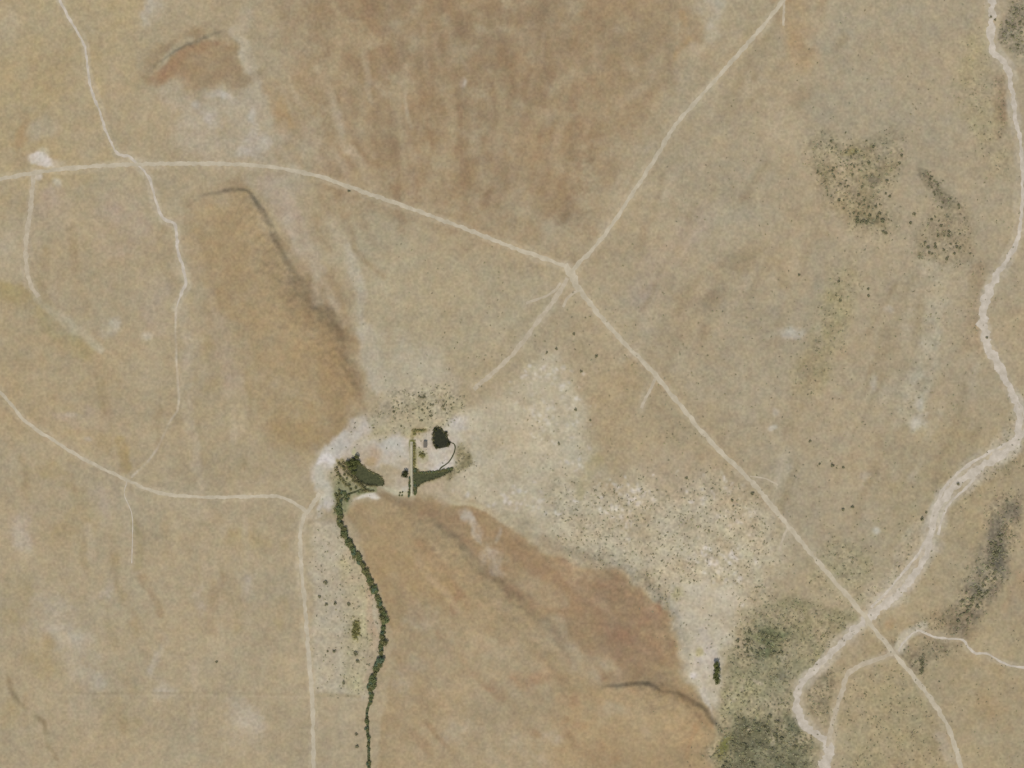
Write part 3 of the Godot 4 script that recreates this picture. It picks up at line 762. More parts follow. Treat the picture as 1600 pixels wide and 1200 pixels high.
func soil_mat(lo: Color, hi: Color, seed_n: int, metres: float) -> StandardMaterial3D:
	var m := StandardMaterial3D.new()
	m.albedo_texture = grain_image(256, 0.02, seed_n, lo, hi)
	m.albedo_color = SOIL_TONE
	m.uv1_triplanar = true
	m.uv1_world_triplanar = true
	m.uv1_scale = Vector3.ONE / metres
	m.roughness = 1.0
	m.metallic_specular = 0.1
	return m

const SOIL_TONE := Color(0.968, 0.955, 0.990)

func leaf_mat(col: Color) -> StandardMaterial3D:
	var m := StandardMaterial3D.new()
	m.albedo_color = col.linear_to_srgb()
	m.vertex_color_use_as_albedo = true
	m.roughness = 0.85
	m.metallic_specular = 0.2
	m.cull_mode = BaseMaterial3D.CULL_DISABLED
	m.backlight = Color(0.12, 0.14, 0.06)
	return m

func plain_mat(col: Color, rough: float = 0.95) -> StandardMaterial3D:
	var m := StandardMaterial3D.new()
	m.albedo_color = col.linear_to_srgb()
	m.roughness = rough
	m.metallic_specular = 0.2
	return m

func build_materials() -> void:
	mats.road = soil_mat(c8(170, 162, 139), c8(196, 188, 166), 51, 60.0)
	mats.track = soil_mat(c8(168, 158, 135), c8(192, 183, 161), 52, 40.0)
	mats.wash = soil_mat(c8(172, 165, 148), c8(204, 197, 182), 53, 50.0)
	mats.dike = soil_mat(c8(168, 162, 136), c8(188, 184, 160), 54, 20.0)
	mats.far_soil = soil_mat(c8(152, 139, 110), c8(176, 165, 138), 55, 260.0)
	mats.willow = leaf_mat(Color(0.165, 0.190, 0.090))
	mats.olive_willow = leaf_mat(Color(0.190, 0.185, 0.088))
	mats.blue_willow = leaf_mat(Color(0.135, 0.180, 0.118))
	mats.tree = leaf_mat(Color(0.130, 0.140, 0.055))
	mats.dark_tree = leaf_mat(Color(0.070, 0.074, 0.032))
	mats.sage = leaf_mat(Color(0.250, 0.238, 0.150))
	mats.reed = leaf_mat(Color(0.300, 0.280, 0.150))
	mats.grass = leaf_mat(Color(0.330, 0.315, 0.130))
	mats.scrub = leaf_mat(Color(0.375, 0.358, 0.235))
	mats.bark = plain_mat(Color(0.13, 0.10, 0.07))
	mats.tin = plain_mat(Color(0.15, 0.135, 0.12), 0.7)
	mats.boards = plain_mat(Color(0.20, 0.16, 0.12))
	mats.deep_water = water_mat(c8(34, 35, 22), c8(52, 52, 35), 81)
	mats.shallow_water = water_mat(c8(55, 58, 36), c8(84, 84, 58), 82)

# dark standing water with mats of algae in it
func water_mat(lo: Color, hi: Color, seed_n: int) -> StandardMaterial3D:
	var m := StandardMaterial3D.new()
	m.albedo_texture = grain_image(256, 0.03, seed_n, lo, hi)
	m.uv1_triplanar = true
	m.uv1_world_triplanar = true
	m.uv1_scale = Vector3.ONE / 24.0
	m.roughness = 0.22
	m.metallic_specular = 0.4
	return m

# ------------------------------------------------------------------ ground
func build_ground() -> void:
	# finish the soil map: grain, chroma mottling, downslope streaks
	var fine := noise_bytes(CW, CH, 0.34, 71, 2)
	var mid := noise_bytes(CW, CH, 0.09, 72, 3)
	var hue := noise_bytes(CW, CH, 0.07, 73, 3)
	var hue2 := noise_bytes(CW, CH, 0.09, 74, 3)
	var flow := stretched_noise(CW, CH, 0.06, 7, 75, 3)
	var flow2 := stretched_noise(CW, CH, 0.16, 6, 76, 2)
	var grains := FastNoiseLite.new()
	grains.noise_type = FastNoiseLite.TYPE_VALUE
	grains.seed = 79
	grains.frequency = 0.72
	grains.fractal_type = FastNoiseLite.FRACTAL_NONE
	var grain_im := grains.get_image(CW, CH, false, false, true)
	grain_im.convert(Image.FORMAT_L8)
	var sandy := grain_im.get_data()
	var big := noise_bytes(CW, CH, 0.016, 77, 4)
	var big2 := noise_bytes(CW, CH, 0.011, 78, 4)
	var out := PackedByteArray()
	out.resize(CW * CH * 3)
	for k in CW * CH:
		var vg := minf(veg[k], 1.0)
		var f := (fine[k] - 128) * (0.00042 + 0.0008 * vg) + (sandy[k] - 128) * (0.00040 + 0.0004 * vg) + (mid[k] - 128) * (0.00026 + 0.00045 * vg) + (flow2[k] - 128) * 0.00008
		var s := (flow[k] - 128) * (0.00006 + 0.00018 * streak[k]) + (big[k] - 128) * 0.00024
		var v := 1.0 + f + s
		var h := (hue[k] - 128) * 0.00007 + (big2[k] - 128) * 0.00008
		var g := (hue2[k] - 128) * 0.00007
		out[k * 3] = clampi(int((cr[k] * v + h) * 255.0 + 0.5), 0, 255)
		out[k * 3 + 1] = clampi(int((cg[k] * v + g) * 255.0 + 0.5), 0, 255)
		out[k * 3 + 2] = clampi(int((cb[k] * v - h * 0.9) * 255.0 + 0.5), 0, 255)
	var soil := StandardMaterial3D.new()
	soil.albedo_texture = ImageTexture.create_from_image(Image.create_from_data(CW, CH, false, Image.FORMAT_RGB8, out))
	soil.albedo_color = SOIL_TONE
	soil.roughness = 1.0
	soil.metallic_specular = 0.1
	soil.texture_repeat = false
	# mesh
	var v3 := PackedVector3Array()
	var nn := PackedVector3Array()
	var uv := PackedVector2Array()
	var idx := PackedInt32Array()
	v3.resize(HW * HH)
	nn.resize(HW * HH)
	uv.resize(HW * HH)
	idx.resize((HW - 1) * (HH - 1) * 6)
	var cell := HSTEP * U
	for j in HH:
		for i in HW:
			var k := j * HW + i
			v3[k] = w3(MX0 + i * HSTEP, MY0 + j * HSTEP, hgrid[k])
			var hx := hgrid[k + (1 if i < HW - 1 else 0)] - hgrid[k - (1 if i > 0 else 0)]
			var hz := hgrid[k + (HW if j < HH - 1 else 0)] - hgrid[k - (HW if j > 0 else 0)]
			nn[k] = Vector3(-hx, 2.0 * cell, -hz).normalized()
			uv[k] = Vector2((i * HSTEP / STEP + 0.5) / CW, (j * HSTEP / STEP + 0.5) / CH)
	var q := 0
	for j in HH - 1:
		for i in HW - 1:
			var a := j * HW + i
			idx[q] = a
			idx[q + 1] = a + 1
			idx[q + 2] = a + HW
			idx[q + 3] = a + 1
			idx[q + 4] = a + HW + 1
			idx[q + 5] = a + HW
			q += 6
	var mesh := ArrayMesh.new()
	var arr := []
	arr.resize(Mesh.ARRAY_MAX)
	arr[Mesh.ARRAY_VERTEX] = v3
	arr[Mesh.ARRAY_NORMAL] = nn
	arr[Mesh.ARRAY_TEX_UV] = uv
	arr[Mesh.ARRAY_INDEX] = idx
	mesh.add_surface_from_arrays(Mesh.PRIMITIVE_TRIANGLES, arr)
	mesh.surface_set_material(0, soil)
	# the plain beyond, out to the horizon
	var st := SurfaceTool.new()
	st.begin(Mesh.PRIMITIVE_TRIANGLES)
	var xs := [-8000.0, (MX0 - 800.0) * U, (1840.0 - 800.0) * U, 8000.0]
	var zs := [-8000.0, (MY0 - 600.0) * U, (1440.0 - 600.0) * U, 8000.0]
	for a in 3:
		for b in 3:
			if a == 1 and b == 1:
				continue
			var p := [Vector3(xs[a], 0, zs[b]), Vector3(xs[a + 1], 0, zs[b]), Vector3(xs[a + 1], 0, zs[b + 1]), Vector3(xs[a], 0, zs[b + 1])]
			for t in [0, 1, 2, 0, 2, 3]:
				st.set_normal(Vector3.UP)
				st.add_vertex(p[t])
	st.commit(mesh)
	mesh.surface_set_material(1, mats.far_soil)
	var g := MeshInstance3D.new()
	g.name = "ground"
	g.mesh = mesh
	g.set_meta("kind", "structure")
	tag(g, "dry tan valley floor with brown mesas and pale salty flats", "ground")
	add_child(g)

# ------------------------------------------------------------------ roads, tracks and washes
func resample(line: Array, gap: float) -> PackedVector2Array:
	var c := Curve2D.new()
	var n := line.size() / 2
	for s in n:
		var p := Vector2(line[s * 2], line[s * 2 + 1])
		var a := Vector2(line[maxi(s - 1, 0) * 2], line[maxi(s - 1, 0) * 2 + 1])
		var b := Vector2(line[mini(s + 1, n - 1) * 2], line[mini(s + 1, n - 1) * 2 + 1])
		var t := (b - a).normalized()
		c.add_point(p, -t * p.distance_to(a) / 3.0, t * p.distance_to(b) / 3.0)
	c.bake_interval = gap
	return c.get_baked_points()

func strip(line: Array, half: float, lift: float, seed_n: int, ragged: float, widths: Array = []) -> ArrayMesh:
	var pts := resample(line, 2.5)
	# half-width at every sample, from those given at the line's points
	var hw := PackedFloat32Array()
	var seg := 0
	for i in pts.size():
		if widths.is_empty():
			hw.append(half)
			continue
		while seg < widths.size() - 2 and pts[i].distance_squared_to(Vector2(line[seg * 2 + 2], line[seg * 2 + 3])) < 6.0:
			seg += 1
		var a := Vector2(line[seg * 2], line[seg * 2 + 1])
		var b := Vector2(line[seg * 2 + 2], line[seg * 2 + 3])
		hw.append(lerpf(widths[seg], widths[seg + 1], clampf((pts[i] - a).dot(b - a) / (b - a).length_squared(), 0.0, 1.0)))
	var n := FastNoiseLite.new()
	n.seed = seed_n
	n.frequency = 0.04
	n.fractal_octaves = 3
	var cross := [-1.12, -0.86, -0.45, 0.0, 0.45, 0.86, 1.12]
	var lifts := [-0.12, 0.75, 0.9, 1.0, 0.9, 0.75, -0.12]
	var v := PackedVector3Array()
	var nr := PackedVector3Array()
	var idx := PackedInt32Array()
	var m := pts.size()
	for i in m:
		var d := (pts[mini(i + 1, m - 1)] - pts[maxi(i - 1, 0)]).normalized()
		var side := Vector2(-d.y, d.x)
		var wl := hw[i] * (1.0 + ragged * n.get_noise_2d(i * 2.5, 0.0))
		var wr := hw[i] * (1.0 + ragged * n.get_noise_2d(i * 2.5, 500.0))
		for c in cross.size():
			var o: float = cross[c]
			var p := pts[i] + side * (o * (wl if o < 0.0 else wr))
			var y: float = ground_y(p.x, p.y) + lift * lifts[c]
			v.append(w3(p.x, p.y, y))
			var gx := ground_y(p.x + 3.0, p.y) - ground_y(p.x - 3.0, p.y)
			var gz := ground_y(p.x, p.y + 3.0) - ground_y(p.x, p.y - 3.0)
			nr.append(Vector3(-gx, 6.0 * U, -gz).normalized())
	var k := cross.size()
	for i in m - 1:
		for c in k - 1:
			var a := i * k + c
			for t in [a, a + k, a + 1, a + 1, a + k, a + k + 1]:
				idx.append(t)
	var arr := []
	arr.resize(Mesh.ARRAY_MAX)
	arr[Mesh.ARRAY_VERTEX] = v
	arr[Mesh.ARRAY_NORMAL] = nr
	arr[Mesh.ARRAY_INDEX] = idx
	var mesh := ArrayMesh.new()
	mesh.add_surface_from_arrays(Mesh.PRIMITIVE_TRIANGLES, arr)
	return mesh

func build_roads_and_washes() -> void:
	var s := 100
	for r in road_lines():
		s += 1
		var ragged := 0.75
		if r.mat == "wash":
			ragged = 0.95
		elif r.mat == "track":
			ragged = 0.7
		var o := add_mesh(r.called, strip(r.line, r.w, r.lift, s, ragged, r.get("ws", [])), mats[r.mat])
		o.set_meta("kind", "structure")
		tag(o, r.label, {"dirt_road": "road", "dirt_track": "track", "sandy_wash": "wash"}[r.called])

# ------------------------------------------------------------------ water
func pond_outlines() -> Array:
	return [
		{"outline": [678, 670, 684, 667, 690, 669, 693, 675, 698, 678, 699, 684, 702, 690, 700, 697, 692, 699, 684, 700, 679, 697, 677, 690, 677, 680], "mat": "deep_water", "label": "small darkest pond with a channel leaving its east side"},
		{"outline": [646, 731, 651, 732, 653, 738, 668, 739, 680, 738, 695, 735, 707, 731, 705, 736, 697, 740, 690, 744, 680, 748, 668, 751, 658, 755, 652, 760, 650, 769, 647, 769, 646, 755], "mat": "shallow_water", "label": "dark triangular pond held by the straight earth dike"},
		{"outline": [552, 716, 558, 720, 566, 727, 573, 733, 582, 738, 590, 741, 596, 746, 600, 752, 599, 758, 585, 759, 572, 757, 563, 752, 557, 745, 550, 738, 545, 730, 544, 723], "mat": "shallow_water", "label": "largest dark green pond beside the olive trees"},
	]

func build_water() -> void:
	for p in pond_outlines():
		var loop: Array = p.outline.duplicate()
		loop.append(loop[0])
		loop.append(loop[1])
		var pts := resample(loop, 2.0)
		pts.resize(pts.size() - 1)
		var grown := Geometry2D.offset_polygon(pts, 1.6, Geometry2D.JOIN_ROUND)[0]
		var tri := Geometry2D.triangulate_polygon(grown)
		var st := SurfaceTool.new()
		st.begin(Mesh.PRIMITIVE_TRIANGLES)
		for t in range(0, tri.size(), 3):
			var a := grown[tri[t]]
			var b := grown[tri[t + 1]]
			var c := grown[tri[t + 2]]
			if (b - a).cross(c - a) < 0.0:
				var sw := b
				b = c
				c = sw
			for q in [a, b, c]:
				st.set_normal(Vector3.UP)
				st.add_vertex(w3(q.x, q.y, -0.32))
		var o := add_mesh("pond", st.commit(), mats[p.mat])
		tag(o, p.label, "pond")
		o.set_meta("kind", "structure")
	var runs := [
		["spring_channel", [700, 691, 706, 692, 710, 695, 711, 701, 709, 708, 706, 715, 702, 721, 696, 726, 690, 730, 686, 735], 0.95, "narrow curving channel from the darkest pond to the triangular one", "channel"],
		["stream", stream_line(), 2.0, "dark winding stream lined with green willows", "stream"],
		["spring_channel", [574, 758, 560, 766, 545, 772, 532, 780], 1.2, "narrow channel from the largest pond to the stream's head", "channel"],
	]
	for r in runs:
		var o := add_mesh(r[0], strip(r[1], r[2], 0.10, 300 + int(r[2] * 10.0), 0.7), mats.shallow_water)
		tag(o, r[3], r[4])
		o.set_meta("kind", "structure")

func stream_line() -> Array:
	return [530, 772, 528, 786, 530, 806, 534, 824, 544, 844, 556, 866, 566, 884, 576, 904, 586, 926, 594, 946, 598, 962, 599, 980, 597, 1000, 596, 1020, 591, 1040, 584, 1056, 580, 1074, 580, 1090, 574, 1110, 574, 1130, 576, 1160, 577, 1200, 580, 1260, 570, 1440]

# ------------------------------------------------------------------ plant meshes
func crown_mesh(seed_n: int, radius: float, low: float, high: float, lobes: int, leaves: int, leaf: float) -> ArrayMesh:
	var r := RandomNumberGenerator.new()
	r.seed = seed_n
	var cs := []
	for l in lobes:
		var a := r.randf() * TAU
		var q := sqrt(r.randf()) * radius * 0.62
		var lr := radius * r.randf_range(0.32, 0.52)
		var y := lerpf(low + lr * 0.6, high - lr * 0.8, r.randf() * (1.0 - 0.5 * q / radius))
		cs.append([Vector3(cos(a) * q, y, sin(a) * q), lr, r.randf_range(0.8, 1.2)])
	var v := PackedVector3Array()
	var nr := PackedVector3Array()
	var col := PackedColorArray()
	for k in leaves:
		var c: Array = cs[k % lobes]
		var d := Vector3(r.randfn(), r.randfn() * 0.9 + 0.25, r.randfn()).normalized()
		var p: Vector3 = c[0] + d * (c[1] * pow(r.randf(), 0.35))
		p.y = maxf(p.y, 0.05)
		var n := (d + Vector3(r.randfn(), r.randfn() + 0.6, r.randfn()) * 0.6).normalized()
		var u := n.cross(Vector3(r.randfn(), r.randfn(), r.randfn())).normalized() * leaf * r.randf_range(0.6, 1.3)
		var w := n.cross(u).normalized() * leaf * r.randf_range(0.35, 0.8)
		var g: float = c[2] * r.randf_range(0.65, 1.35)
		var tone := Color(g * r.randf_range(0.9, 1.12), g, g * r.randf_range(0.8, 1.1))
		for q in [p - u, p + w, p + u, p - u, p + u, p - w]:
			v.append(q)
			nr.append(n)
			col.append(tone)
	return arrays_mesh(v, nr, col)

func arrays_mesh(v: PackedVector3Array, nr: PackedVector3Array, col: PackedColorArray) -> ArrayMesh:
	var arr := []
	arr.resize(Mesh.ARRAY_MAX)
	arr[Mesh.ARRAY_VERTEX] = v
	arr[Mesh.ARRAY_NORMAL] = nr
	if col.size() > 0:
		arr[Mesh.ARRAY_COLOR] = col
	var mesh := ArrayMesh.new()
	mesh.add_surface_from_arrays(Mesh.PRIMITIVE_TRIANGLES, arr)
	return mesh

func limb(v: PackedVector3Array, nr: PackedVector3Array, a: Vector3, b: Vector3, ra: float, rb: float, sides: int = 6) -> void:
	var d := (b - a).normalized()
	var u := d.cross(Vector3(0.31, 0.2, 0.93)).normalized()
	var w := d.cross(u)
	for s in sides:
		var t0 := TAU * s / sides
		var t1 := TAU * (s + 1) / sides
		var n0 := u * cos(t0) + w * sin(t0)
		var n1 := u * cos(t1) + w * sin(t1)
		var q := [[a + n0 * ra, n0], [b + n0 * rb, n0], [b + n1 * rb, n1], [a + n0 * ra, n0], [b + n1 * rb, n1], [a + n1 * ra, n1]]
		for e in q:
			v.append(e[0])
			nr.append(e[1])

func trunk_mesh(seed_n: int, height: float, spread: float, thick: float, limbs: int) -> ArrayMesh:
	var r := RandomNumberGenerator.new()
	r.seed = seed_n
	var v := PackedVector3Array()
	var nr := PackedVector3Array()
	var fork := Vector3(r.randf_range(-0.2, 0.2), height * 0.4, r.randf_range(-0.2, 0.2))
	limb(v, nr, Vector3(0, -0.3, 0), fork, thick, thick * 0.7)
	for l in limbs:
		var a := TAU * (l + r.randf() * 0.6) / limbs
		var mid := fork + Vector3(cos(a) * spread * 0.4, height * 0.22, sin(a) * spread * 0.4)
		var tip := mid + Vector3(cos(a + 0.4) * spread * 0.35, height * r.randf_range(0.15, 0.32), sin(a + 0.4) * spread * 0.35)
		limb(v, nr, fork, mid, thick * 0.55, thick * 0.35, 5)
		limb(v, nr, mid, tip, thick * 0.35, thick * 0.12, 5)
	return arrays_mesh(v, nr, PackedColorArray())

func stem_mesh(seed_n: int, height: float, spread: float, n: int) -> ArrayMesh:
	var r := RandomNumberGenerator.new()
	r.seed = seed_n
	var v := PackedVector3Array()
	var nr := PackedVector3Array()
	for l in n:
		var a := TAU * (l + r.randf() * 0.7) / n
		limb(v, nr, Vector3(cos(a) * 0.06, -0.25, sin(a) * 0.06), Vector3(cos(a) * spread * 0.55, height * r.randf_range(0.6, 0.85), sin(a) * spread * 0.55), 0.05, 0.018, 4)
	return arrays_mesh(v, nr, PackedColorArray())

func blade_mesh(seed_n: int, blades: int, spread: float, height: float, wide: float) -> ArrayMesh:
	var r := RandomNumberGenerator.new()
	r.seed = seed_n
	var v := PackedVector3Array()
	var nr := PackedVector3Array()
	var col := PackedColorArray()
	for k in blades:
		var a := r.randf() * TAU
		var q := sqrt(r.randf()) * spread * 0.5
		var b := Vector3(cos(a) * q, -0.1, sin(a) * q)
		var lean := Vector3(cos(a), 0, sin(a)) * spread * r.randf_range(0.15, 0.65)
		var h := height * r.randf_range(0.6, 1.1)
		var side := Vector3(-sin(a + r.randf()), 0, cos(a + r.randf())).normalized() * wide
		var mid := b + lean * 0.4 + Vector3(0, h * 0.65, 0)
		var tip := b + lean + Vector3(0, h, 0)
		var n := (Vector3(cos(a), 0.8, sin(a))).normalized()
		var g := r.randf_range(0.65, 1.35)
		var tone := Color(g * r.randf_range(0.92, 1.15), g, g * r.randf_range(0.8, 1.1))
		for p in [b - side, mid - side, mid + side, b - side, mid + side, b + side, mid - side, tip, mid + side]:
			v.append(p)
			nr.append(n)
			col.append(tone)
	return arrays_mesh(v, nr, col)

# a plant of two parts; the source is kept off the tree and copied for every plant
func plant_source(called: String, leaf_name: String, leaf_mesh: Mesh, leaf_m: Material, wood_name: String, wood: Mesh) -> Node3D:
	var t := Node3D.new()
	t.name = called
	add_part(t, leaf_name, leaf_mesh, leaf_m)
	add_part(t, wood_name, wood, mats.bark)
	return t

func add_part(t: Node3D, called: String, mesh: Mesh, mat: Material) -> void:
	var o := MeshInstance3D.new()
	o.name = called
	o.mesh = mesh
	o.material_override = mat
	t.add_child(o, true)

func plant(src: Node3D, called: String, mx: float, my: float, size: float, label: String, category: String, group: String = "", tall: float = 1.0) -> Node3D:
	var t: Node3D = src.duplicate()
	t.name = numbered(called)
	add_child(t)
	t.position = w3(mx, my, ground_y(mx, my))
	t.rotation.y = rng.randf() * TAU
	t.scale = Vector3(size, size * tall, size)
	tag(t, label, category, group)
	return t

# ------------------------------------------------------------------ dike and shed at the springs
func build_spring_structures() -> void:
	# earth dike: a long bank with a flat top and sloping ends
	var v := PackedVector3Array()
	var nr := PackedVector3Array()
	var n := FastNoiseLite.new()
	n.seed = 5
	n.frequency = 0.12
	var rows := []
	var steps := 34
	for i in steps + 1:
		var my := lerpf(690.0, 775.0, i / float(steps))
		var mx := 642.9 + sin(my * 0.05) * 0.25
		var top := 1.15 * smoothstep(0.0, 2.5, minf(i, steps - i)) + n.get_noise_2d(my, 3.0) * 0.12
		var half := 1.5 + n.get_noise_2d(my, 9.0) * 0.35
		var row := []
		for c in [[-2.1, -0.5], [-1.0, 1.0], [-0.3, 1.06], [0.3, 1.06], [1.0, 1.0], [2.1, -0.5]]:
			var y: float = top * c[1] if c[1] > 0.0 else -0.5
			row.append(w3(mx + c[0] * half, my, y))
		rows.append(row)
	for i in steps:
		for c in 5:
			var a: Vector3 = rows[i][c]
			var b: Vector3 = rows[i][c + 1]
			var d: Vector3 = rows[i + 1][c]
			var e: Vector3 = rows[i + 1][c + 1]
			var nn := (d - a).cross(b - a).normalized()
			for p in [a, b, d, b, e, d]:
				v.append(p)
				nr.append(nn)
	var dike := add_mesh("earth_dike", arrays_mesh(v, nr, PackedColorArray()), mats.dike)
	tag(dike, "straight pale earth dike along the wide end of the triangular pond", "dike")

	# small grey shed on the salt flat
	var shed := Node3D.new()
	shed.name = "shed"
	add_child(shed)
	shed.position = w3(664.5, 694.5, ground_y(664.5, 694.5))
	tag(shed, "small grey rectangular shed standing on pale ground near the darkest pond", "shed")
	var wall := BoxMesh.new()
	wall.size = Vector3(2.8, 2.6, 5.4)
	var wo := MeshInstance3D.new()
	wo.name = "wall"
	wo.mesh = wall
	wo.material_override = mats.boards
	wo.position.y = 1.0
	shed.add_child(wo)
	for s in [-1.0, 1.0]:
		var pn := BoxMesh.new()
		pn.size = Vector3(1.85, 0.06, 5.9)
		var ro := MeshInstance3D.new()
		ro.name = "roof"
		ro.mesh = pn
		ro.material_override = mats.tin
		ro.position = Vector3(s * 0.84, 2.52, 0)
		ro.rotation.z = -s * 0.30
		shed.add_child(ro, true)
	var door := BoxMesh.new()
	door.size = Vector3(0.95, 1.95, 0.08)
	var dob := MeshInstance3D.new()
	dob.name = "door"
	dob.mesh = door
	dob.material_override = mats.bark
	dob.position = Vector3(0.2, 1.0, 2.73)
	shed.add_child(dob)

# ------------------------------------------------------------------ trees
func build_trees() -> void:
	var trees := []
	var darks := []
	for k in 4:
		trees.append(plant_source("tree", "crown", crown_mesh(400 + k, 3.0, 1.2, 6.0, 9, 620, 0.34), mats.tree, "trunk", trunk_mesh(420 + k, 5.0, 2.6, 0.20, 5)))
		darks.append(plant_source("tree", "crown", crown_mesh(440 + k, 3.0, 0.7, 5.4, 10, 760, 0.34), mats.dark_tree, "trunk", trunk_mesh(460 + k, 4.6, 2.6, 0.22, 5)))
	plant(darks[0], "round_tree", 633.5, 741, 1.45, "single round very dark tree just west of the earth dike", "tree")
	var grove := [[557.5, 714, 0.95, "olive green tree at the northern tip of the western pond"], [545, 724, 1.2, "olive green tree on the west bank of the western pond"], [552, 721, 1.35, "tallest olive tree of the grove beside the western pond"], [549, 731, 1.1, "olive tree leaning over the western pond's south-west bank"], [555, 729, 1.1, "olive tree standing between grove and open water of western pond"], [553, 738, 0.95, "small olive tree lowest on the western pond's west bank"], [560, 722, 0.95, "dark olive tree on the north-east shore of the western pond"]]
	for g in grove:
		plant(trees[rng.randi() % 4], "willow_tree", g[0], g[1], g[2], g[3], "tree", "olive trees at the western pond")
	var east := [[1118.5, 1039, 1.42, "northernmost dark green tree of the row at the brush edge"], [1120, 1047, 1.49, "second dark green tree of the row at the brush edge"], [1118, 1055, 1.42, "third dark green tree of the row at the brush edge"], [1120.5, 1063, 1.35, "southernmost dark green tree of the row at the brush edge"]]
	for g in east:
		plant(trees[rng.randi() % 4], "cottonwood_tree", g[0], g[1], g[2], g[3], "tree", "row of dark green trees at the brush edge")
	var pool := [[680, 671, 0.7, "dark tree at the northern shore of the darkest pond"], [697, 676, 0.6, "small dark tree on the north-east shore of the darkest pond"], [701, 694, 0.7, "dark tree where the channel leaves the darkest pond"], [682, 699, 0.65, "dark tree on the southern shore of the darkest pond"]]
	for g in pool:
		plant(darks[rng.randi() % 4], "shore_tree", g[0], g[1], g[2], g[3], "tree", "dark trees round the darkest pond")
	for t in trees + darks:
		t.free()

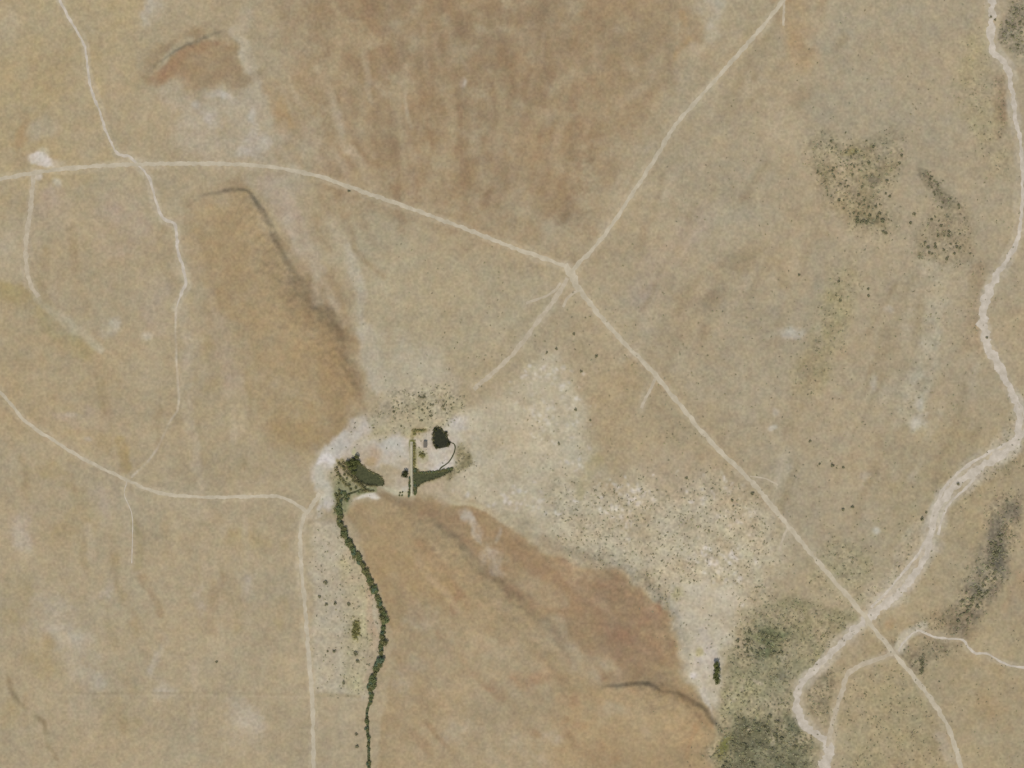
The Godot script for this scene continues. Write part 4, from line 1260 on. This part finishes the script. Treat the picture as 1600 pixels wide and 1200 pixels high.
# ------------------------------------------------------------------ willows of the stream and hedges, and desert shrubs
func build_shrubs() -> void:
	var willows := []
	for k in 5:
		willows.append(plant_source("willow", "foliage", crown_mesh(500 + k, 2.2, 0.2, 2.6, 10, 380, 0.32), [mats.willow, mats.olive_willow, mats.willow, mats.olive_willow, mats.blue_willow][k], "stems", stem_mesh(520 + k, 2.6, 1.4, 7)))
	# along the stream
	var uneven := FastNoiseLite.new()
	uneven.seed = 17
	uneven.frequency = 0.05
	var line := resample(stream_line(), 4.6)
	for i in line.size():
		var p := line[i]
		if p.y > 1204.0:
			break
		var thick := 1.2
		if p.y > 950.0 and p.y < 985.0:
			thick = 1.3
		if p.y > 1040.0 and p.y < 1085.0:
			thick = 1.25
		elif p.y > 1092.0:
			thick = 0.7
		thick *= 1.0 + 0.55 * uneven.get_noise_1d(p.y)
		for s in ([-1.0, 1.0] if thick > 0.75 else [1.0]):
			if rng.randf() < 0.24:
				continue
			var d := (line[mini(i + 1, line.size() - 1)] - line[maxi(i - 1, 0)]).normalized()
			var off: float = s * rng.randf_range(0.3, 1.9) * thick
			var q := p + Vector2(-d.y, d.x) * off + Vector2(rng.randf_range(-2, 2), rng.randf_range(-2, 2))
			var where := "north of the pale paddock"
			if p.y < 840.0:
				where = "where it leaves the springs"
			elif p.y < 960.0:
				where = "on its slanting upper reach"
			elif p.y < 1050.0:
				where = "on its bulging middle bend"
			elif p.y < 1100.0:
				where = "on the broad bend above the narrows"
			else:
				where = "on its thin lower reach"
			plant(willows[rng.randi() % 5], "willow_shrub", q.x, q.y, rng.randf_range(0.45, 1.45) * thick, "green willow shrub in the stream's dense line " + where, "shrub", "willows along the stream " + where, rng.randf_range(0.8, 1.2))
	# hedges by the dike
	for i in 12:
		plant(willows[rng.randi() % 5], "willow_shrub", 640.2 + rng.randf_range(-0.5, 0.5) - (1.2 if i > 8 else 0.0), 747 + i * 2.6, rng.randf_range(0.55, 0.8), "green shrub in the narrow hedge on the dike's west side", "shrub", "hedge west of the dike")
	for i in 9:
		plant(willows[rng.randi() % 5], "willow_shrub", 648.5 + rng.randf_range(-0.8, 0.8), 753 + i * 2.3, rng.randf_range(0.7, 0.95), "green shrub on the dike's east side by the pond's corner", "shrub", "hedge east of the dike")
	for i in 4:
		plant(willows[rng.randi() % 5], "willow_shrub", 647.5 + rng.randf_range(-0.6, 0.6), 733 + i * 1.9, rng.randf_range(0.6, 0.8), "olive shrub at the pond's north-west corner against the dike", "shrub", "shrubs at the dike's pond corner")
	for g in [[625, 770], [629, 769], [628, 774], [624, 774]]:
		plant(willows[rng.randi() % 5], "willow_shrub", g[0], g[1], 0.5, "small green shrub in the little square patch west of the hedge", "shrub", "square patch of shrubs west of the hedge")
	for i in 22:
		var t := i / 21.0
		plant(willows[rng.randi() % 5], "willow_shrub", lerpf(655, 706, t), lerpf(738.5, 732, t * t) + rng.randf_range(-0.6, 0.8), rng.randf_range(0.5, 0.8), "green shrub along the straight north shore of the triangular pond", "shrub", "north shore of the triangular pond")
	for i in 16:
		plant(willows[rng.randi() % 5], "willow_shrub", rng.randf_range(524, 546), 772 + rng.randf_range(-6, 12), rng.randf_range(0.6, 1.0), "green shrub in the thicket at the head of the stream", "shrub", "thicket at the head of the stream")
	for g in [[528, 738], [531, 745], [526, 743], [536, 752], [540, 757], [532, 750], [546, 759], [542, 748], [551, 751], [538, 742], [529, 755], [548, 765], [556, 762]]:
		plant(willows[1 + 2 * (rng.randi() % 2)], "willow_shrub", g[0], g[1], rng.randf_range(0.45, 0.8), "olive shrub in the wet meadow south-west of the largest pond", "shrub", "wet meadow south-west of the largest pond")
	for t in willows:
		t.free()

	var sages := []
	for k in 5:
		sages.append(plant_source("sage", "foliage", crown_mesh(600 + k, 1.5, 0.1, 1.5, 6, 150, 0.26), mats.sage, "stems", stem_mesh(620 + k, 1.2, 1.0, 6)))
	var singles := [
		[932.5, 557, 1.1, "dark round shrub alone midway between fork road and pale flat"], [869, 545, 0.9, "dark shrub on the pale flat's edge nearest the faint track"], [897, 522, 0.9, "dark shrub in open ground just below the road fork"], [908, 580, 1.0, "dark shrub at the northern tip of the pale flat"], [855, 551, 0.8, "low wide dark shrub next to the faint track's end"],
		[1072.5, 747.5, 1.1, "dark shrub at the top of the pale speckled valley"], [1175, 770.5, 1.2, "dark shrub right beside the long straight road at its side track"], [1143, 782, 1.0, "dark shrub on whitish soil west of the long straight road"], [545, 300, 1.0, "lone dark shrub just under the curving west road"], [338, 1034, 0.9, "lone dark shrub on the bare south-western plain"],
		[899, 640, 1.0, "pale olive shrub in the upper middle of the pale flat"], [874, 693, 1.0, "olive shrub with a trailing patch on the pale flat"], [922, 657, 0.8, "small dark shrub on the eastern rim of the pale flat"], [1301, 727, 1.3, "largest dark green shrub of three east of the long straight road"], [1318, 730, 0.9, "lesser dark shrub beside the three's largest"], [1281, 725, 0.8, "palest green shrub of the three east of the long straight road"],
		[1266, 690, 1.0, "dark shrub alone on tan ground east of the long straight road"], [1440, 811, 1.3, "rust brown shrub on the wash's west bank"], [1447, 801, 0.9, "small rust brown shrub above its larger neighbour"], [1497, 757, 1.1, "dark shrub inside the wash's widest sandy stretch"], [1542, 527, 0.9, "single dark shrub in the middle of the sandy wash"], [1332, 793, 1.1, "dark shrub by the pale spots east of the straight road"], [1317, 797, 1.1, "brownish shrub by the pale spots east of the straight road"],
		[1248, 430, 0.9, "lone dark shrub on open slope south of the round thicket"], [1356, 452, 1.0, "upper dark shrub of a pair on the open slope"], [1357, 463, 1.0, "lower dark shrub of a pair on the open slope"], [1312, 470, 1.1, "dark shrub with scrub trailing behind it on open slope"], [1311, 440, 1.0, "olive shrub north of the trailing scrub on open slope"], [1422, 349, 1.1, "dark narrow shrub alone between the two thickets"],
		[508, 911, 1.4, "dark shrub highest in the pale paddock by the south road"], [499, 933, 1.1, "dark shrub second from the top in the pale paddock"], [510, 945, 1.1, "dark shrub left of the squarish pair in the pale paddock"], [523, 943, 1.2, "squarish dark shrub in the pale paddock"], [545, 945, 1.3, "dark shrub nearest the stream in the paddock's upper half"], [522, 1017, 1.2, "dark shrub in the bare lower half of the pale paddock"], [512, 1018, 0.8, "faint grey shrub beside the dark one in the lower paddock"], [556, 1022, 1.6, "large mossy green shrub in the lower paddock"], [558, 1033, 1.2, "paler green shrub just below the large mossy one"], [538, 1067, 1.2, "dark shrub near the paddock's straight lower edge"],
		[557, 1147, 1.0, "upper dark shrub below the paddock's straight edge"], [558, 1167, 1.2, "lower dark shrub below the paddock's straight edge"],
	]
	for g in singles:
		plant(sages[rng.randi() % 5], "desert_shrub", g[0], g[1], g[2] * 1.25, g[3], "shrub", "", rng.randf_range(0.8, 1.1))
	# countable shrubs of the thickets: area, how many, size, label
	var areas := [
		[[1262, 236, 1290, 216, 1330, 210, 1394, 214, 1402, 245, 1390, 285, 1388, 330, 1330, 332, 1290, 310, 1272, 270], 48, 1.0, "dark shrub in the round thicket on the eastern slope", "round thicket on the eastern slope"],
		[[1332, 328, 1380, 328, 1384, 372, 1340, 352], 20, 1.25, "dark shrub in the densest southern clump of the round thicket", "southern clump of the round thicket"],
		[[1442, 268, 1454, 272, 1484, 312, 1472, 318], 9, 1.0, "dark shrub in the small diagonal clump between thicket and wash", "small diagonal clump"],
		[[1430, 330, 1500, 310, 1520, 400, 1470, 412, 1430, 392], 32, 1.1, "dark shrub in the loose thicket by the wash's northern bend", "loose thicket by the wash"],
		[[1545, 10, 1600, 0, 1600, 80, 1566, 76], 14, 1.1, "dark shrub in the thicket across the wash at the northern edge", "thicket across the wash"],
		[[1556, 840, 1572, 830, 1545, 920, 1500, 975, 1488, 975, 1520, 930], 38, 1.35, "dark shrub in the long diagonal brush band", "long diagonal brush band"],
		[[1152, 1000, 1190, 975, 1230, 990, 1215, 1022, 1168, 1030], 30, 1.25, "dark green shrub in the thicket above the row of trees", "thicket above the row of trees"],
		[[1125, 1180, 1142, 1132, 1190, 1118, 1245, 1132, 1255, 1198, 1120, 1198], 34, 1.35, "dark green shrub in the big thicket at the southern edge", "big thicket at the southern edge"],
		[[1422, 1030, 1450, 1026, 1452, 1052, 1428, 1050], 9, 1.2, "dark shrub in the clump beside the straight road's lower crossing", "clump at the lower crossing"],
		[[600, 640, 640, 615, 700, 610, 730, 630, 690, 655, 640, 660], 26, 0.8, "small dark shrub on the speckled flat north of the ponds", "speckled flat north of the ponds"],
	]
	for a in areas:
		var pv := PackedVector2Array()
		var lo := Vector2(1e9, 1e9)
		var hi := Vector2(-1e9, -1e9)
		for s in a[0].size() / 2:
			var p := Vector2(a[0][s * 2], a[0][s * 2 + 1])
			pv.append(p)
			lo = lo.min(p)
			hi = hi.max(p)
		var done := 0
		var made := []
		while done < a[1]:
			var p := Vector2(rng.randf_range(lo.x, hi.x), rng.randf_range(lo.y, hi.y))
			if not Geometry2D.is_point_in_polygon(p, pv):
				continue
			p += Vector2(rng.randfn(), rng.randfn()) * minf(5.0, (hi - lo).length() * 0.06)
			done += 1
			made.append(plant(sages[rng.randi() % 5], "desert_shrub", p.x, p.y, a[2] * rng.randf_range(0.75, 1.35), a[3], "shrub", a[4], rng.randf_range(0.8, 1.15)))
	for t in sages:
		t.free()

# things that still share a label, gathered by it
func single_out() -> void:
	var sharing := {}
	for o in get_children():
		if o is Node3D and o.has_meta("group") and o.has_meta("label"):
			var l: String = o.get_meta("label")
			if not sharing.has(l):
				sharing[l] = []
			sharing[l].append(o)
	for l in sharing:
		if sharing[l].size() > 1:
			name_extremes(sharing[l])

# the outermost members of a thicket can be pointed at: say so
func name_extremes(made: Array) -> void:
	for e in [["northernmost ", Vector3(0, 0, -1)], ["southernmost ", Vector3(0, 0, 1)], ["westernmost ", Vector3(-1, 0, 0)], ["easternmost ", Vector3(1, 0, 0)]]:
		var best: Node3D = null
		for o in made:
			if not o.has_meta("named") and (best == null or o.position.dot(e[1]) > best.position.dot(e[1])):
				best = o
		if best:
			best.set_meta("label", e[0] + String(best.get_meta("label")))
			best.set_meta("named", true)
	for e in [["largest ", 1.0], ["smallest ", -1.0]]:
		var pick: Node3D = null
		for o in made:
			if not o.has_meta("named") and (pick == null or o.scale.x * e[1] > pick.scale.x * e[1]):
				pick = o
		if pick:
			pick.set_meta("label", e[0] + String(pick.get_meta("label")))
			pick.set_meta("named", true)
	for o in made:
		if o.has_meta("named"):
			o.remove_meta("named")

# ------------------------------------------------------------------ uncountable low plants
func scatter(called: String, label: String, category: String, mesh: Mesh, mat: Material, places: Array) -> void:
	var mm := MultiMesh.new()
	mm.transform_format = MultiMesh.TRANSFORM_3D
	mm.use_colors = true
	mm.mesh = mesh
	mm.instance_count = places.size()
	for i in places.size():
		var p: Array = places[i]
		var b := Basis(Vector3.UP, rng.randf() * TAU).scaled(Vector3(p[2], p[2] * rng.randf_range(0.7, 1.2), p[2]))
		mm.set_instance_transform(i, Transform3D(b, w3(p[0], p[1], ground_y(p[0], p[1]))))
		var g := rng.randf_range(0.6, 1.4)
		mm.set_instance_color(i, Color(g * rng.randf_range(0.92, 1.1), g, g * rng.randf_range(0.85, 1.15)))
	var o := MultiMeshInstance3D.new()
	o.name = called
	o.multimesh = mm
	o.material_override = mat
	add_child(o)
	o.set_meta("kind", "stuff")
	tag(o, label, category)

func build_stuff() -> void:
	var low := []
	for a in 420000:
		var mx := rng.randf_range(-60, 1660)
		var my := rng.randf_range(-60, 1260)
		var k := int((my - MY0) / STEP) * CW + int((mx - MX0) / STEP)
		if rng.randf() < veg[k] * 0.20:
			low.append([mx, my, rng.randf_range(0.6, 1.5) * (0.8 + 0.25 * minf(veg[k], 1.4))])
	print("low scrub ", low.size())
	scatter("low_scrub", "low grey-green scrub scattered over the eastern flats and thickets", "scrub", crown_mesh(700, 1.0, 0.0, 0.8, 6, 60, 0.17), mats.scrub, low)
	var reeds := []
	for s in [[528, 722, 542, 738, 556, 752, 572, 766], [536, 720, 550, 740, 566, 758], [524, 730, 534, 748, 545, 760], [544, 738, 556, 752, 566, 758], [560, 768, 584, 766], [572, 757, 590, 758]]:
		var pts := resample(s, 1.2)
		for p in pts:
			for q in 1:
				reeds.append([p.x + rng.randf_range(-2.2, 2.2), p.y + rng.randf_range(-2.2, 2.2), rng.randf_range(0.6, 1.2)])
	for p in pond_outlines():
		var n: int = p.outline.size() / 2
		for e in n:
			var a := Vector2(p.outline[e * 2], p.outline[e * 2 + 1])
			var b := Vector2(p.outline[(e + 1) % n * 2], p.outline[(e + 1) % n * 2 + 1])
			for q in int(a.distance_to(b) * 0.7):
				var c := a.lerp(b, rng.randf()) + Vector2(rng.randf_range(-1.6, 1.6), rng.randf_range(-1.6, 1.6))
				reeds.append([c.x, c.y, rng.randf_range(0.5, 1.1)])
	scatter("reeds", "olive reeds and rushes fringing the ponds and wet rows", "reeds", blade_mesh(710, 40, 1.6, 1.3, 0.05), mats.reed, reeds)
	var grass := []
	for g in [[646.5, 700, 2.5, 11], [646.5, 722, 2.5, 10], [660, 711, 4, 6], [657, 672, 10, 1.8], [647.5, 677, 1.8, 4], [556, 984, 6, 15]]:
		for q in int(g[2] * g[3] * 2.6):
			grass.append([g[0] + rng.randfn() * 0.5 * g[2], g[1] + rng.randfn() * 0.5 * g[3], rng.randf_range(0.5, 1.0)])
	scatter("tall_grass", "yellow-green tall grass in strips beside the dike and in the paddock", "grass", blade_mesh(711, 50, 1.6, 0.6, 0.05), mats.grass, grass)
